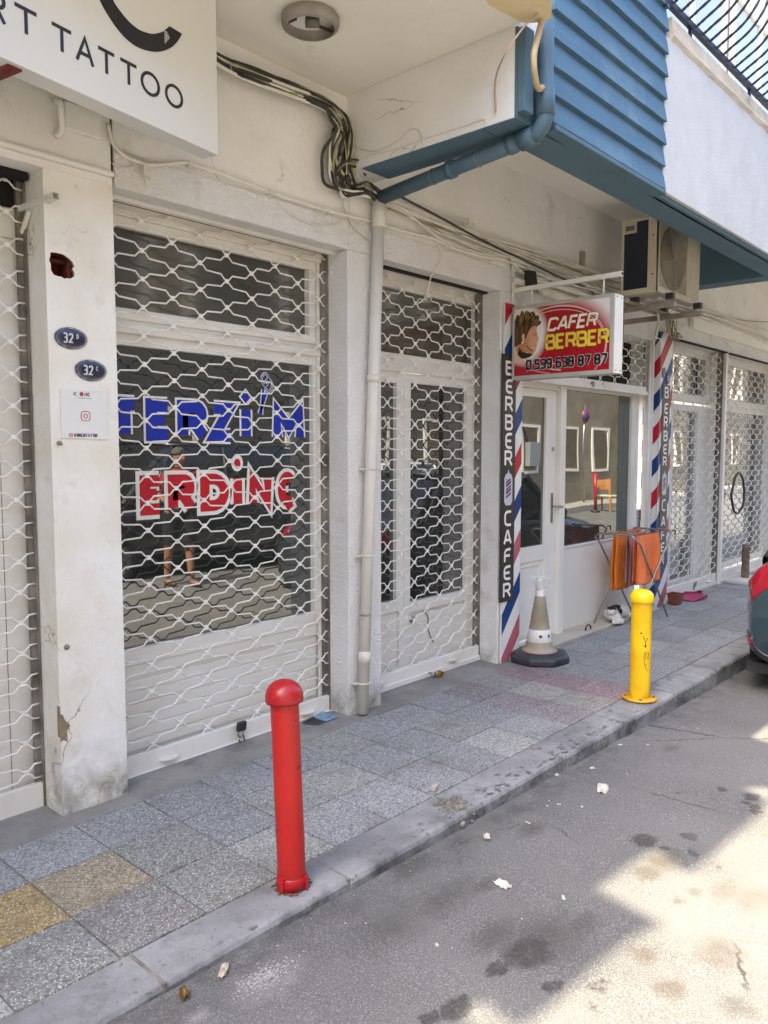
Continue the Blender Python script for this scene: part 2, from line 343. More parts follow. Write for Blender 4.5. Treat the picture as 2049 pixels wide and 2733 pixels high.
# ------------------------------------------------------------------ ground
def floor_mat(name, kind):
    return None
asph = bpy.data.materials.new('worn_asphalt'); asph.use_nodes = True
def asphalt():
    t = asph.node_tree; N = t.nodes; L = t.links; b = N['Principled BSDF']; b.inputs['Roughness'].default_value = .9
    b.inputs['Specular IOR Level'].default_value = .25
    tc = N.new('ShaderNodeTexCoord'); src = tc.outputs['Object']
    def noise(sc, det, rg=.55, off=0):
        n = N.new('ShaderNodeTexNoise'); n.inputs['Scale'].default_value = sc; n.inputs['Detail'].default_value = det; n.inputs['Roughness'].default_value = rg
        mp = N.new('ShaderNodeMapping'); mp.inputs['Location'].default_value = (off, off*1.7, 0); L.new(src, mp.inputs[0]); L.new(mp.outputs[0], n.inputs[0]); return n.outputs['Fac']
    def ramp(v, lo, hi):
        r = N.new('ShaderNodeMapRange'); r.inputs[1].default_value = lo; r.inputs[2].default_value = hi; L.new(v, r.inputs[0]); return r.outputs[0]
    def mix(f, a, c):
        x = N.new('ShaderNodeMix'); x.data_type = 'RGBA'; L.new(f, x.inputs[0])
        for k, v in ((6, a), (7, c)):
            if isinstance(v, tuple): x.inputs[k].default_value = (*v, 1)
            else: L.new(v, x.inputs[k])
        return x.outputs[2]
    base = mix(ramp(noise(1.3, 8, .6), .35, .65), (.118, .118, .117), (.162, .161, .158))
    base = mix(ramp(noise(170, 4, .75), .50, .70), base, (.38, .36, .32))
    base = mix(ramp(noise(190, 3, .7, 3), .56, .78), base, (.045, .044, .042))
    base = mix(ramp(noise(38, 6, .7, 5), .62, .8), base, (.085, .08, .075))
    base = mix(ramp(noise(2.6, 7, .62, 9), .66, .7), base, (.06, .058, .056))
    base = mix(ramp(noise(60, 2, .5, 11), .76, .78), base, (.5, .48, .44))
    # stains soaked into the surface: soft edged spots with a ragged outline
    wob = N.new('ShaderNodeTexNoise'); wob.inputs['Scale'].default_value = 22; wob.inputs['Detail'].default_value = 5; L.new(src, wob.inputs[0])
    wv = N.new('ShaderNodeVectorMath'); wv.operation = 'MULTIPLY_ADD'; L.new(wob.outputs['Color'], wv.inputs[0]); wv.inputs[1].default_value = (.07, .07, 0); L.new(src, wv.inputs[2])
    sub = N.new('ShaderNodeVectorMath'); sub.operation = 'SUBTRACT'; L.new(wv.outputs[0], sub.inputs[0]); sub.inputs[1].default_value = (.035, .035, 0)
    fine = ramp(noise(70, 4, .7, 13), .30, .62)
    def spots(lst, col, soft, strength):
        nonlocal base
        acc = None
        for q, r, sx in lst:
            p = FR(*q)
            mp = N.new('ShaderNodeMapping'); mp.vector_type = 'POINT'; mp.inputs['Location'].default_value = (-p.x/(r*sx), -p.y/r, 0); mp.inputs['Scale'].default_value = (1/(r*sx), 1/r, 0); L.new(sub.outputs[0], mp.inputs[0])
            ln = N.new('ShaderNodeVectorMath'); ln.operation = 'LENGTH'; L.new(mp.outputs[0], ln.inputs[0])
            rr = N.new('ShaderNodeMapRange'); rr.inputs[1].default_value = 1+soft; rr.inputs[2].default_value = 1-soft; rr.inputs[4].default_value = strength; L.new(ln.outputs['Value'], rr.inputs[0])
            if acc is None: acc = rr.outputs[0]
            else:
                mx = N.new('ShaderNodeMath'); mx.operation = 'MAXIMUM'; L.new(acc, mx.inputs[0]); L.new(rr.outputs[0], mx.inputs[1]); acc = mx.outputs[0]
        m2 = N.new('ShaderNodeMath'); m2.operation = 'MULTIPLY'; L.new(acc, m2.inputs[0])
        kk = N.new('ShaderNodeMapRange'); kk.inputs[3].default_value = .55; L.new(fine, kk.inputs[0]); L.new(kk.outputs[0], m2.inputs[1])
        base = mix(m2.outputs[0], base, col)
    spots([(z6(*q), r, 1.25) for q, r in [((620, 1365), .066), ((478, 1437), .03), ((730, 1512), .028), ((310, 1605), .042), ((200, 1648), .026), ((1125, 880), .05), ((1318, 862), .03), ((1210, 915), .018), ((1590, 690), .035), ((1600, 733), .022), ((1560, 715), .02), ((1605, 757), .026), ((1460, 660), .022), ((330, 1568), .016), ((540, 1418), .016)]], (.045, .043, .041), .22, .85)
    spots([(z6(*q), r, sx) for q, r, sx in [((1130, 1018), .05, 1.2), ((1210, 965), .06, 1.6), ((1125, 1375), .042, 1.2), ((1270, 1142), .018, 1.3), ((1348, 1100), .024, 1.3), ((1475, 1100), .045, 1.8), ((1600, 1138), .06, 1.6), ((1450, 1365), .06, 1.3), ((1240, 1520), .04, 1.2)]], (.085, .07, .052), .45, .75)
    spots([(z6(*q), r, sx) for q, r, sx in [((380, 850), .07, 2.2), ((470, 790), .05, 2), ((560, 750), .04, 2), ((330, 880), .045, 2), ((140, 970), .05, 2), ((100, 990), .035, 2), ((640, 830), .035, 2), ((1240, 480), .03, 2), ((430, 1070), .03, 2), ((240, 1140), .06, 3), ((700, 1300), .09, 1.5), ((480, 1290), .05, 2), ((60, 1230), .08, 2), ((1520, 1600), .04, 1), ((850, 1250), .04, 2)]], (.06, .056, .05), .7, .7)
    spots([(z5(1150, 1475), .055, 1.7), (z5(850, 1640), .02, 1.3)], (.36, .35, .33), .8, .75)
    # dirt gathered along the gutter
    sp = N.new('ShaderNodeSeparateXYZ'); L.new(src, sp.inputs[0]); gt = ramp(sp.outputs[1], 1.62, 1.9); gm_ = N.new('ShaderNodeMath'); gm_.operation = 'MULTIPLY'; L.new(gt, gm_.inputs[0]); L.new(ramp(noise(7, 7, .7, 21), .4, .7), gm_.inputs[1])
    base = mix(gm_.outputs[0], base, (.075, .07, .062))
    # tyre polished lighter lanes and hairline cracks
    base = mix(ramp(noise(.8, 5, .6, 31), .52, .75), base, (.20, .195, .18))
    vc = N.new('ShaderNodeTexVoronoi'); vc.feature = 'DISTANCE_TO_EDGE'; vc.inputs['Scale'].default_value = .9; L.new(wv.outputs[0], vc.inputs['Vector'])
    cm_ = N.new('ShaderNodeMath'); cm_.operation = 'MULTIPLY'; L.new(ramp(vc.outputs['Distance'], .006, .002), cm_.inputs[0]); L.new(ramp(noise(1.7, 3, .5, 41), .5, .6), cm_.inputs[1])
    base = mix(cm_.outputs[0], base, (.05, .048, .045))
    L.new(base, b.inputs['Base Color'])
    bp = N.new('ShaderNodeBump'); bp.inputs['Distance'].default_value = .006
    L.new(noise(140, 4, .7), bp.inputs['Height']); L.new(bp.outputs[0], b.inputs['Normal'])
RZ = -.13
def grid_sheet(x0, x1, y0, y1, z): return MB().add([(x0, y0, z), (x1, y0, z), (x1, y1, z), (x0, y1, z)], [(0, 1, 2, 3)])
tag(grid_sheet(-60, 80, -60, 60, RZ-.16).build('ground', mat('earth', (.16, .15, .13), .95)), kind='structure')
mb = MB()
for xa, xb in ((-50, .3), (.3, 8), (8, 70)): mb.add([(xa, -4.0, road_z(xa)), (xb, -4.0, road_z(xb)), (xb, 1.905, road_z(xb)), (xa, 1.905, road_z(xa))], [(0, 1, 2, 3)])
tag(mb.build('road', asph), kind='structure')

def blob(cx, cy, r, z, sx=1.0, n=26, seed=0, rough=.35):
    rd = random.Random(seed); ph = [rd.uniform(0, 6.28) for _ in range(6)]
    pts = []
    for k in range(n):
        a = 2*pi*k/n; q = 1+rough*(.5*sin(2*a+ph[0])+.35*sin(3*a+ph[1])+.3*sin(5*a+ph[2])+.2*sin(9*a+ph[3])+.15*sin(13*a+ph[4]))
        px = cx+r*q*cos(a)*sx; pts.append((px, cy+r*q*sin(a), z if z > -.05 else road_z(px)+z-RZ))
    return pts
def z5(x, y): return x/1.6176, 1700+y/1.6176
def z6(x, y): return 1025+x/1.6191, 1700+y/1.6191
asphalt()
# pavement: mortar bed and terrazzo tiles (one mesh, each tile its own colour value)
cement = mat('cement_mortar', (.30, .285, .255), .92, (.2, .188, .165), 3.4, 1, .007, 40, speck=[((.3, .29, .27), 190, .6, .8), ((.09, .085, .08), 120, .62, .8)], dirt=((.085, .08, .072), 3, .58, .8))
tag(MB().box(-50, 70, 2.07, 3.95, RZ, -.007).build('pavement_bed', cement), kind='structure')
tl = bpy.data.materials.new('terrazzo_tiles'); tl.use_nodes = True
def tiles_mat():
    t = tl.node_tree; N = t.nodes; L = t.links; b = N['Principled BSDF']; b.inputs['Roughness'].default_value = .62
    tc = N.new('ShaderNodeTexCoord'); src = tc.outputs['Object']
    at = N.new('ShaderNodeAttribute'); at.attribute_name = 'tile_colour'
    def vor(sc, f='F1'):
        n = N.new('ShaderNodeTexVoronoi'); n.inputs['Scale'].default_value = sc; L.new(src, n.inputs['Vector']); return n
    def noise(sc, det=4):
        n = N.new('ShaderNodeTexNoise'); n.inputs['Scale'].default_value = sc; n.inputs['Detail'].default_value = det; n.inputs['Roughness'].default_value = .65; L.new(src, n.inputs['Vector']); return n.outputs['Fac']
    def ramp(v, lo, hi, a=0, z=1):
        r = N.new('ShaderNodeMapRange'); r.inputs[1].default_value = lo; r.inputs[2].default_value = hi; r.inputs[3].default_value = a; r.inputs[4].default_value = z; L.new(v, r.inputs[0]); return r.outputs[0]
    def mix(f, a, c, mode='MIX'):
        x = N.new('ShaderNodeMix'); x.data_type = 'RGBA'; x.blend_type = mode
        if isinstance(f, float): x.inputs[0].default_value = f
        else: L.new(f, x.inputs[0])
        for k, v in ((6, a), (7, c)):
            if isinstance(v, tuple): x.inputs[k].default_value = (*v, 1)
            else: L.new(v, x.inputs[k])
        return x.outputs[2]
    v = vor(150)                                # stone chips with a random grey each
    sep = N.new('ShaderNodeSeparateColor'); L.new(v.outputs['Color'], sep.inputs[0])
    chip = ramp(sep.outputs[0], 0, 1, .42, 1.12)
    cc = N.new('ShaderNodeCombineColor'); L.new(chip, cc.inputs[0]); L.new(chip, cc.inputs[1]); L.new(ramp(sep.outputs[0], 0, 1, .43, 1.125), cc.inputs[2])
    base = mix(1.0, at.outputs['Color'], cc.outputs[0], 'MULTIPLY')
    white = N.new('ShaderNodeMath'); white.operation = 'MULTIPLY'
    L.new(ramp(sep.outputs[1], .80, .84), white.inputs[0]); L.new(ramp(v.outputs['Distance'], .5, .3), white.inputs[1])
    base = mix(white.outputs[0], base, (.62, .62, .6))
    base = mix(ramp(noise(3.2, 7), .52, .80), base, (.13, .12, .105))
    base = mix(ramp(noise(9, 8), .66, .78), base, (.19, .18, .165))
    L.new(base, b.inputs['Base Color'])
    bp = N.new('ShaderNodeBump'); bp.inputs['Distance'].default_value = .0015; L.new(v.outputs['Distance'], bp.inputs['Height']); L.new(bp.outputs[0], b.inputs['Normal'])
tiles_mat()
mb = MB(); cols = []
TG = (.315, .32, .312)
def tile_col(i, j):
    rd = random.Random(i*31+j); k = rd.uniform(.82, 1.12); c = [v*k for v in TG]
    if rd.random() < .25: c[0] *= 1.08; c[1] *= 1.07
    if i in (9,): c = [.30*k, .265*k, .265*k]
    if i == 10: c = [.34*k, .32*k, .28*k] if j != 2 else [.29*k, .27*k, .24*k]
    if i == 11: c = [.34*k, .235*k, .245*k]
    if (i, j) == (-1, 1): c = [.40, .29, .13]
    if (i, j) == (0, 1): c = [.36, .30, .20]
    if (i, j) == (-2, 1): c = [.27, .22, .13]
    if (i, j) == (0, 0): c = [.27, .26, .24]
    return c
X0, DX = 1.135, .2985
YG = [2.083, 2.39, 2.695, 2.985]
for i in range(-14, 60):
    for j in range(3):
        x0 = X0+DX*i+(.008 if i < 3 else 0)*i; x1 = X0+DX*(i+1)+(.008 if i < 2 else 0)*(i+1)
        if i > 13 and j % 2: x0 += .15; x1 += .15
        rd = random.Random(i*7+j*3); dz = rd.uniform(-.0012, .0012)
        g = .003
        n0 = len(mb.f); mb.box(x0+g, x1-g, YG[j]+g, YG[j+1]-g, -.02, dz); cols += [tile_col(i, j)]*(len(mb.f)-n0)
o = mb.build('pavement', tl, bevel=.0015)
ca = o.data.color_attributes.new('tile_colour', 'FLOAT_COLOR', 'CORNER')
for p in o.data.polygons:
    # faces keep build order: six per tile
    c = cols[p.index]
    for li in p.loop_indices: ca.data[li].color = (*c, 1)
tag(o, kind='structure')
# cement smear where tiles meet the shops
tag(MB().box(-50, 70, 2.99, 3.9, -.0075, -.0035).build('pavement_margin', cement), kind='structure')

kerb_m = mat('concrete_kerb', (.31, .31, .305), .85, (.2, .2, .2), 2.6, 1, .006, 50, speck=[((.14, .14, .14), 42, .66, .70), ((.42, .42, .4), 160, .66, .8)], dirt=((.12, .118, .112), 5.5, .52, .74), foot=((.05, .049, .046), .004, -.022))
kerb_s = mat('mortar_joint', (.24, .22, .18), .95, (.14, .13, .11), 12, 1, .008, 60)
mb = MB(); js = [-20+.74*k for k in range(24)]
js = [x for x in js if x < .2]+[.42, 1.163, 1.906, 2.625, 3.40, 4.088, 4.79, 5.52]+[6.25+.73*k for k in range(30)]
def kerb_prism(mb, xa, xb, dy=0, dz=0):
    prof = [(2.078, RZ-.15), (2.078, dz), (1.915+dy, dz-.001), (1.898+dy, dz-.006), (1.889+dy, dz-.02), (1.884+dy, RZ-.15)]
    mb.add([(xa, y, z) for y, z in prof]+[(xb, y, z) for y, z in prof], [(0, 1, 2, 3, 4, 5), (11, 10, 9, 8, 7, 6)]+[(k, (k+1) % 6, (k+1) % 6+6, k+6) for k in range(6)])
for k in range(len(js)-1):
    rd = random.Random(k+2); mb.mi = 0; kerb_prism(mb, js[k]+.006, js[k+1]-.006, rd.uniform(-.005, .004), rd.uniform(-.004, .001))
    mb.mi = 1; mb.box(js[k+1]-.0065, js[k+1]+.0065, 1.8885, 2.07, RZ-.15, -.0035)
# crumbled joint
p = Vector((2.625, 1.93, 0))
for k in range(70):
    rd = random.Random(k+200)
    q = Vector((2.62+rd.gauss(0, .035), 1.90+rd.uniform(-.02, .13), 0)); r = rd.uniform(.006, .02)
    q.z = rd.uniform(-.11, .0) if q.y < 1.905 else rd.uniform(-.006, .002)
    q.y = max(q.y, 1.883)
    mb.mi = 1; mb.ell(q, (r, r*.8, r*.7), 6)
tag(mb.build('kerb', [kerb_m, kerb_s], bevel=.003), kind='structure')
kp = MB(); rd = random.Random(9)
for k in range(110):
    x = rd.gauss(3.3, .8) if k < 130 else rd.uniform(1, 7); y = 1.905+abs(rd.gauss(0, .06))
    if y > 2.06: continue
    r = rd.uniform(.003, .011)
    kp.add(blob(x, y, r, .0022+.00001*k, 1.4, 10, k, .5), [tuple(range(10))])
tag(kp.build('kerb_spots', mat('dark_spots', (.2, .2, .2), .8, (.15, .15, .15), 20)), 'dark droplet spots spattered over the top of the kerb', 'stain', kind='stuff')

# small grit on the road and along the wall foot
gm = [mat('pale_grit', (.5, .48, .43), .9), mat('grey_grit', (.3, .29, .27), .9)]
mb = MB()
for k in range(1500):
    rd_ = random
    u = random.random()
    if u < .35: x = random.uniform(.6, 7); y = 1.87-abs(random.gauss(0, .10)); z = RZ
    elif u < .62: x = random.uniform(.3, 6); y = random.uniform(-.6, 1.8); z = RZ
    else: x = random.uniform(.4, 8); y = 3.22-abs(random.gauss(0, .10)); z = -.002
    r = random.uniform(.0008, .0028) if random.random() < .93 else random.uniform(.003, .006)
    if z > -.01 and y > 3.05 and (1.44 < x < 1.76 or 3.12 < x < 3.42): y -= .2
    mb.mi = 0 if random.random() < .4 else 1
    if z < -.05: z = road_z(x)
    mb.ell((x, y, z+r*.5), (r, r*random.uniform(.6, 1), r*.6), 5)
tag(mb.build('grit', gm), 'fine pale grit scattered on the road and pavement', 'grit', kind='stuff')

# ------------------------------------------------------------------ the shop building
B = thing('shop_building', 'cream plastered shop building with a blue clad bay and white shopfronts along the pavement', 'building', (3.1, 3.1, 0))
WF = 3.1                                        # plane of the plastered front
CZ = 3.408                                      # height of the soffit
def part(mb, name, mats, parent=B, bevel=0, label=None, **k):
    o = mb.build(name, mats, parent, bevel)
    if label: o['label'] = label
    return o
# left pillar with the broken hole
def holed_pillar():
    mb = MB(); x0, x1, z0, z1 = 1.452, 1.745, -.03, 2.6
    hp = [(540, 1300), (600, 1305), (680, 1325), (735, 1365), (775, 1405), (795, 1450), (775, 1480), (795, 1520), (795, 1560), (750, 1585), (715, 1578), (690, 1585), (660, 1565), (610, 1555), (575, 1540), (545, 1490), (545, 1430), (525, 1380), (540, 1340)]
    loop = []
    for x, y in hp:
        q = FY(x/4.0229, 350+y/4.0229, WF); loop.append((q.x, q.z))
    cx = sum(p[0] for p in loop)/len(loop); cz = sum(p[1] for p in loop)/len(loop)
    loop.sort(key=lambda p: atan2(p[1]-cz, p[0]-cx))
    # front face with the hole: ring of quads from hole to a square frame round it, then plain strips
    fx0, fx1, fz0, fz1 = x0, x1, cz-.22, cz+.22
    out = []
    for px, pz in loop:
        a = atan2(pz-cz, px-cx); dx, dz = cos(a), sin(a)
        t = min([((fx1-cx)/dx if dx > 0 else (fx0-cx)/dx) if abs(dx) > 1e-6 else 9, ((fz1-cz)/dz if dz > 0 else (fz0-cz)/dz) if abs(dz) > 1e-6 else 9])
        out.append([cx+dx*t, cz+dz*t])
    for c in ((fx0, fz0), (fx1, fz0), (fx1, fz1), (fx0, fz1)):
        k = min(range(len(out)), key=lambda i: hypot(out[i][0]-c[0], out[i][1]-c[1])); out[k] = [c[0], c[1]]
    n = len(loop)
    vs = [(p[0], WF, p[1]) for p in loop]+[(p[0], WF, p[1]) for p in out]
    mb.add(vs, [(i, (i+1) % n, (i+1) % n+n, i+n) for i in range(n)])
    mb.add([(x0, WF, z0), (x1, WF, z0), (x1, WF, fz0), (x0, WF, fz0)], [(0, 1, 2, 3)])
    mb.add([(x0, WF, fz1), (x1, WF, fz1), (x1, WF, z1), (x0, WF, z1)], [(0, 1, 2, 3)])
    mb.add([(x0, WF, z0), (x0, 3.9, z0), (x0, 3.9, z1), (x0, WF, z1)], [(0, 1, 2, 3)])
    mb.add([(x1, WF, z0), (x1, 3.9, z0), (x1, 3.9, z1), (x1, WF, z1)], [(0, 1, 2, 3)])
    p = part(mb, 'pillar', pillar_m)
    h = MB(); h.mi = 0
    inner = [(cx+(a-cx)*1.12, WF+.025, cz+(b-cz)*1.12) for a, b in loop]; back = [(cx+(a-cx)*1.1+.01, WF+.12, cz+(b-cz)*1.1) for a, b in loop]
    h.add([(a, WF, b) for a, b in loop]+inner, [(i, (i+1) % n, (i+1) % n+n, i+n) for i in range(n)])
    h.mi = 1; h.add(inner+back, [(i, (i+1) % n, (i+1) % n+n, i+n) for i in range(n)]); h.add(back, [tuple(range(n))])
    h.mi = 1; h.box(cx+.035, cx+.05, WF+.03, WF+.12, cz-.09, cz+.07); h.box(cx-.06, cx+.09, WF+.05, WF+.12, cz+.025, cz+.04)
    part(h, 'broken_hole', [render_m, brick], p)
    # chipped plaster patch on the lower left corner, dowel bump, small wire end
    c = MB(); ch = [(590, 760), (615, 765), (640, 820), (690, 870), (660, 930), (665, 1030), (620, 1015), (598, 1040), (580, 850)]
    c.poly([FY(x/3.6875, 1700+y/3.6875, WF-.0012) for x, y in ch], (0, .001, 0)); c.box(x0-.0015, x0+.002, WF-.001, WF+.022, .33, .46)
    part(c, 'chipped_patch', render_m, p)
    c = MB(); q = FY(815/4.0229, 350+610/4.0229, WF); c.ell((q.x, WF, q.z), (.009, .012, .011), 10); part(c, 'plug', pillar_m, p)
    return p
holed_pillar()
# pillar between the two grilles and the slim one before the barber
mb = MB().box(3.13, 3.405, WF, 3.9, -.03, 2.6); part(mb, 'pillar', plaster_r, bevel=.006)
mb = MB().box(4.622, 4.745, WF, 3.9, -.03, 2.6); part(mb, 'pillar', plaster_r, bevel=.006)
mb = MB().box(7.30, 7.56, WF+.012, 3.9, -.03, 2.61); part(mb, 'pillar', plaster_r, bevel=.004)
mb = MB().box(-8, .1, WF, 3.9, -.03, 2.6); part(mb, 'pillar', plaster, bevel=.006)
mb = MB().box(9.16, 9.22, WF+.04, 3.9, -.03, 2.6); part(mb, 'post', alu_w, bevel=.004)
mb = MB().box(11.3, 16, WF, 3.9, -.03, 2.6); part(mb, 'pillar', plaster_r, bevel=.006)
# lintels and wall above
mb = MB().box(1.757, 3.144, WF, 3.9, 2.6, 2.755); part(mb, 'lintel', plaster_r, bevel=.008)
mb = MB().box(3.144, 4.745, WF, 3.9, 2.6, 2.76); part(mb, 'lintel', plaster_r, bevel=.008)
mb = MB().box(4.745, 7.5, WF+.04, 3.9, 2.53, 2.76); part(mb, 'lintel', plaster_r, bevel=.006)
mb = MB().box(7.5, 16, WF, 3.9, 2.6, 2.76); part(mb, 'lintel', plaster_r, bevel=.006)
mb = MB().box(-8, 1.747, WF, 3.9, 2.6, 2.632); part(mb, 'lintel', plaster, bevel=.004)
mb = MB().box(-8, 1.745, WF-.022, WF+.05, 2.632, 2.652); part(mb, 'moulding', plaster, bevel=.006)
mb = MB().box(-8, 1.742, WF, 3.9, 2.652, CZ); part(mb, 'wall', plaster, bevel=.004)
mb = MB().box(1.757, 3.16, WF+.012, 3.9, 2.755, CZ).box(1.742, 1.757, WF+.03, 3.9, 2.64, CZ); part(mb, 'wall', plaster, bevel=.004)
mb = MB().box(3.16, 16, WF+.012, 3.9, 2.76, 3.46); part(mb, 'wall', plaster)
sm_ = mat('dark_seam', rgb('5E5340'), .9, rgb('3C342A'), 9, 1)  # dark brown strip filling the groove between the two wall blocks
mb = MB().box(1.743, 1.756, WF+.012, WF+.028, 2.66, CZ); part(mb, 'seam', sm_)
# soffit and upper storey
mb = MB().box(-12, 3.144, 1.94, 3.9, CZ, CZ+.16); part(mb, 'soffit', ceil_m, bevel=.006)
mb = MB().box(-12, 3.36, 2.35, 3.9, CZ+.16, 5.8)
mb.box(3.36, 4.64, 2.05, 3.9, 3.46, 5.8); mb.box(4.64, 16, 3.05, 3.9, 3.95, 7.4); mb.box(3.36, 4.64, 2.3, 3.9, 5.8, 7.4)
part(mb, 'upper_wall', plaster)
mb = MB()
mb.poly([(x, y, 5.74) for x, y in [(-12, 1.97), (-2.545, 1.98), (-2.541, 2.133), (-2.409, 2.143), (-2.447, 2.0), (-2.396, 1.976), (-2.12, 1.969), (-1.866, 1.949), (-1.748, 1.915), (-1.696, 2.17), (-1.206, 2.148), (-1.333, 1.969), (-.73, 1.944), (-.5, 1.96), (-.399, 2.1), (-.302, 2.02), (-.3, 1.95), (.30, 1.95), (.316, 2.2), (.339, 2.31), (.69, 2.31), (.72, 1.97), (3.36, 1.97), (3.36, 2.36), (-12, 2.36)]], (0, 0, .06))
part(mb, 'shadow_caster', plaster)  # unseen notched slab, added and shaped to cast the jagged road shade
# bay: ring beams, soffit, near side wall
mb = MB(); mb.box(3.144, 3.358, 2.22, 3.0, 3.011, 3.4445); part(mb, 'bay_side_wall', plaster)
mb = MB(); mb.box(3.146, 3.356, 2.225, 3.0, 3.004, 3.0112); part(mb, 'bay_beam', blue_b)
mb = MB(); mb.box(3.144, 3.358, 3.0, WF+.012, 3.011, 3.4445); part(mb, 'bay_side_wall', plaster)
mb = MB(); mb.box(3.144, 3.36, 2.05, 2.22, 3.011, CZ+.1); part(mb, 'bay_side_wall', plaster)
mb = MB(); mb.box(3.1445, 7.56, 2.032, 2.22, 3.004, 3.0112); mb.box(3.146, 3.40, 2.036, 2.05, 3.0112, CZ-.002); mb.box(4.64, 7.56, 2.01, 2.05, 3.004, 3.03)
mb.box(3.37, 4.64, 1.981, 2.05, 3.004, 3.0445); mb.box(3.37, 4.64, 1.966, 1.981, 3.004, 3.028)
mb.box(3.36, 7.56, 2.05, 2.22, 3.0112, 3.46); mb.box(7.35, 7.56, 2.22, 3.0, 3.004, 3.4445)
part(mb, 'bay_beam', blue_b, bevel=.003)
mb = MB(); mb.box(3.355, 7.36, 2.215, WF+.02, 3.445, 3.46); mb.box(7.56, 16, 2.0, 3.9, CZ, 3.46); part(mb, 'bay_soffit', ceil_m)
# lapped blue siding
mb = MB(); z = 3.035; k = 0
mb.box(3.372, 4.64, 2.0, 2.05, 3.035, 5.8)
while z < 5.75:
    rd = random.Random(k); xe = 4.646+rd.uniform(-.006, .006); h = .127
    n = 12; top = []; bot = []
    for i in range(n+1):
        x = lerp(3.366, xe, i/n); bot.append((x, 1.973+rd.uniform(-.0015, .0015), z+.002*rd.random())); top.append((x, 1.997, z+h+.004))
    mb.add(bot+top, [(i, i+1, n+2+i, n+1+i) for i in range(n)])
    mb.add(bot+[(p[0], 2.0, p[2]-.001) for p in bot], [(i, i+1, n+2+i, n+1+i) for i in range(n)])
    mb.add([bot[0], top[0], (bot[0][0], 2.0, z)], [(0, 1, 2)]); mb.add([bot[-1], top[-1], (bot[-1][0], 2.0, z)], [(0, 1, 2)])
    z += h; k += 1
part(mb, 'siding', blue_s)
mb = MB(); rd = random.Random(17)
for k in range(20):
    for x in (3.43, 3.84, 4.22, 4.58):
        zz = 3.035+.127*k+.03+rd.uniform(-.006, .006); mb.lathe((x+rd.uniform(-.012, .012), 1.9795, zz), [(.0035, 0), (.003, .0012), (.0005, .0016)], 7, Vector((0, -1, 0)))
part(mb, 'nail_heads', mat('painted_nail', rgb('3E5B6E'), .6))['kind'] = 'stuff'
mb = MB()
for k in (2, 5, 6, 9): x = {2: 4.12, 5: 3.78, 6: 4.31, 9: 3.9}[k]; z0 = 3.035+.127*k; mb.add([(x, 1.9715, z0+.002), (x+.0035, 1.9715, z0+.002), (x+.0035, 1.9955, z0+.129), (x, 1.9955, z0+.129)], [(0, 1, 2, 3)])
part(mb, 'board_joint', mat('dark_joint_blue', rgb('2B4351'), .8))  # thin dark blue strips mark the vertical joints between boards
# white rendered wall with the aged ledge beside the siding
mb = MB(); mb.box(4.64, 16, 1.988, 2.05, 3.03, 3.905); mb.box(4.64, 16, 2.05, 2.2, 3.46, 3.905); part(mb, 'balcony_front', white_wall, bevel=.004)
mb = MB(); rd = random.Random(4); n = 60
prof = [(1.988, 3.9), (1.972, 3.925), (1.978, 3.95), (1.984, 4.015), (1.99, 4.035), (2.2, 4.04), (2.2, 3.9)]
vs = []; fs = []
for i in range(n+1):
    x = lerp(4.70, 12, i/n); j = [rd.uniform(-.004, .004) for _ in prof]
    for q, (y, z) in enumerate(prof): vs.append((x, y+j[q]*(q < 5), z+j[q]*(q < 5)))
for i in range(n):
    for q in range(len(prof)): a = i*len(prof)+q; b = i*len(prof)+(q+1) % len(prof); fs.append((a, b, b+len(prof), a+len(prof)))
fs.append(tuple(range(len(prof))))
mb.add(vs, fs); part(mb, 'ledge', ledge_m)
mb = MB().box(4.64, 12, 2.05, 3.05, 3.9, 3.96); part(mb, 'balcony_floor', plaster)
# balcony glazing behind the railing
def casement(x0, x1, z0, z1, Y, fr=.06, mull=1, transom=None, name='window', gm=None, fm=None, dep=.05, label=None):
    f = MB(); f.box(x0, x0+fr, Y, Y+dep, z0, z1); f.box(x1-fr, x1, Y, Y+dep, z0, z1); f.box(x0+fr, x1-fr, Y, Y+dep, z0, z0+fr); f.box(x0+fr, x1-fr, Y, Y+dep, z1-fr, z1)
    for k in range(1, mull):
        xm = lerp(x0, x1, k/mull); f.box(xm-fr/2, xm+fr/2, Y+.002, Y+dep, z0+fr, z1-fr)
    if transom: f.box(x0+fr, x1-fr, Y+.004, Y+dep, transom-fr/2, transom+fr/2)
    o = part(f, name, fm or alu_w, bevel=.003, label=label)
    p = MB(); p.box(x0+fr-.004, x1-fr+.004, Y+dep*.55, Y+dep*.75, z0+fr-.004, z1-fr+.004); part(p, 'pane', gm or g_far, o)
    return o
g_sky = glass('sky_reflecting_glass', (.42, .43, .43), .10, .05)
casement(5.1, 6.5, 4.1, 6.2, 2.98, .07, 2, gm=g_sky); casement(6.7, 8.4, 4.1, 6.2, 2.98, .07, 2, gm=g_sky); casement(8.6, 11.2, 4.1, 6.2, 2.98, .07, 3, gm=g_sky)
mb = MB().box(4.75, 12, 2.32, 2.46, 4.16, 4.24); part(mb, 'balcony_shelf', alu_w, bevel=.01)
for k in range(8): part(MB().box(4.9+k*.8, 4.93+k*.8, 2.36, 2.39, 3.96, 4.16), 'shelf_leg', alu_w)

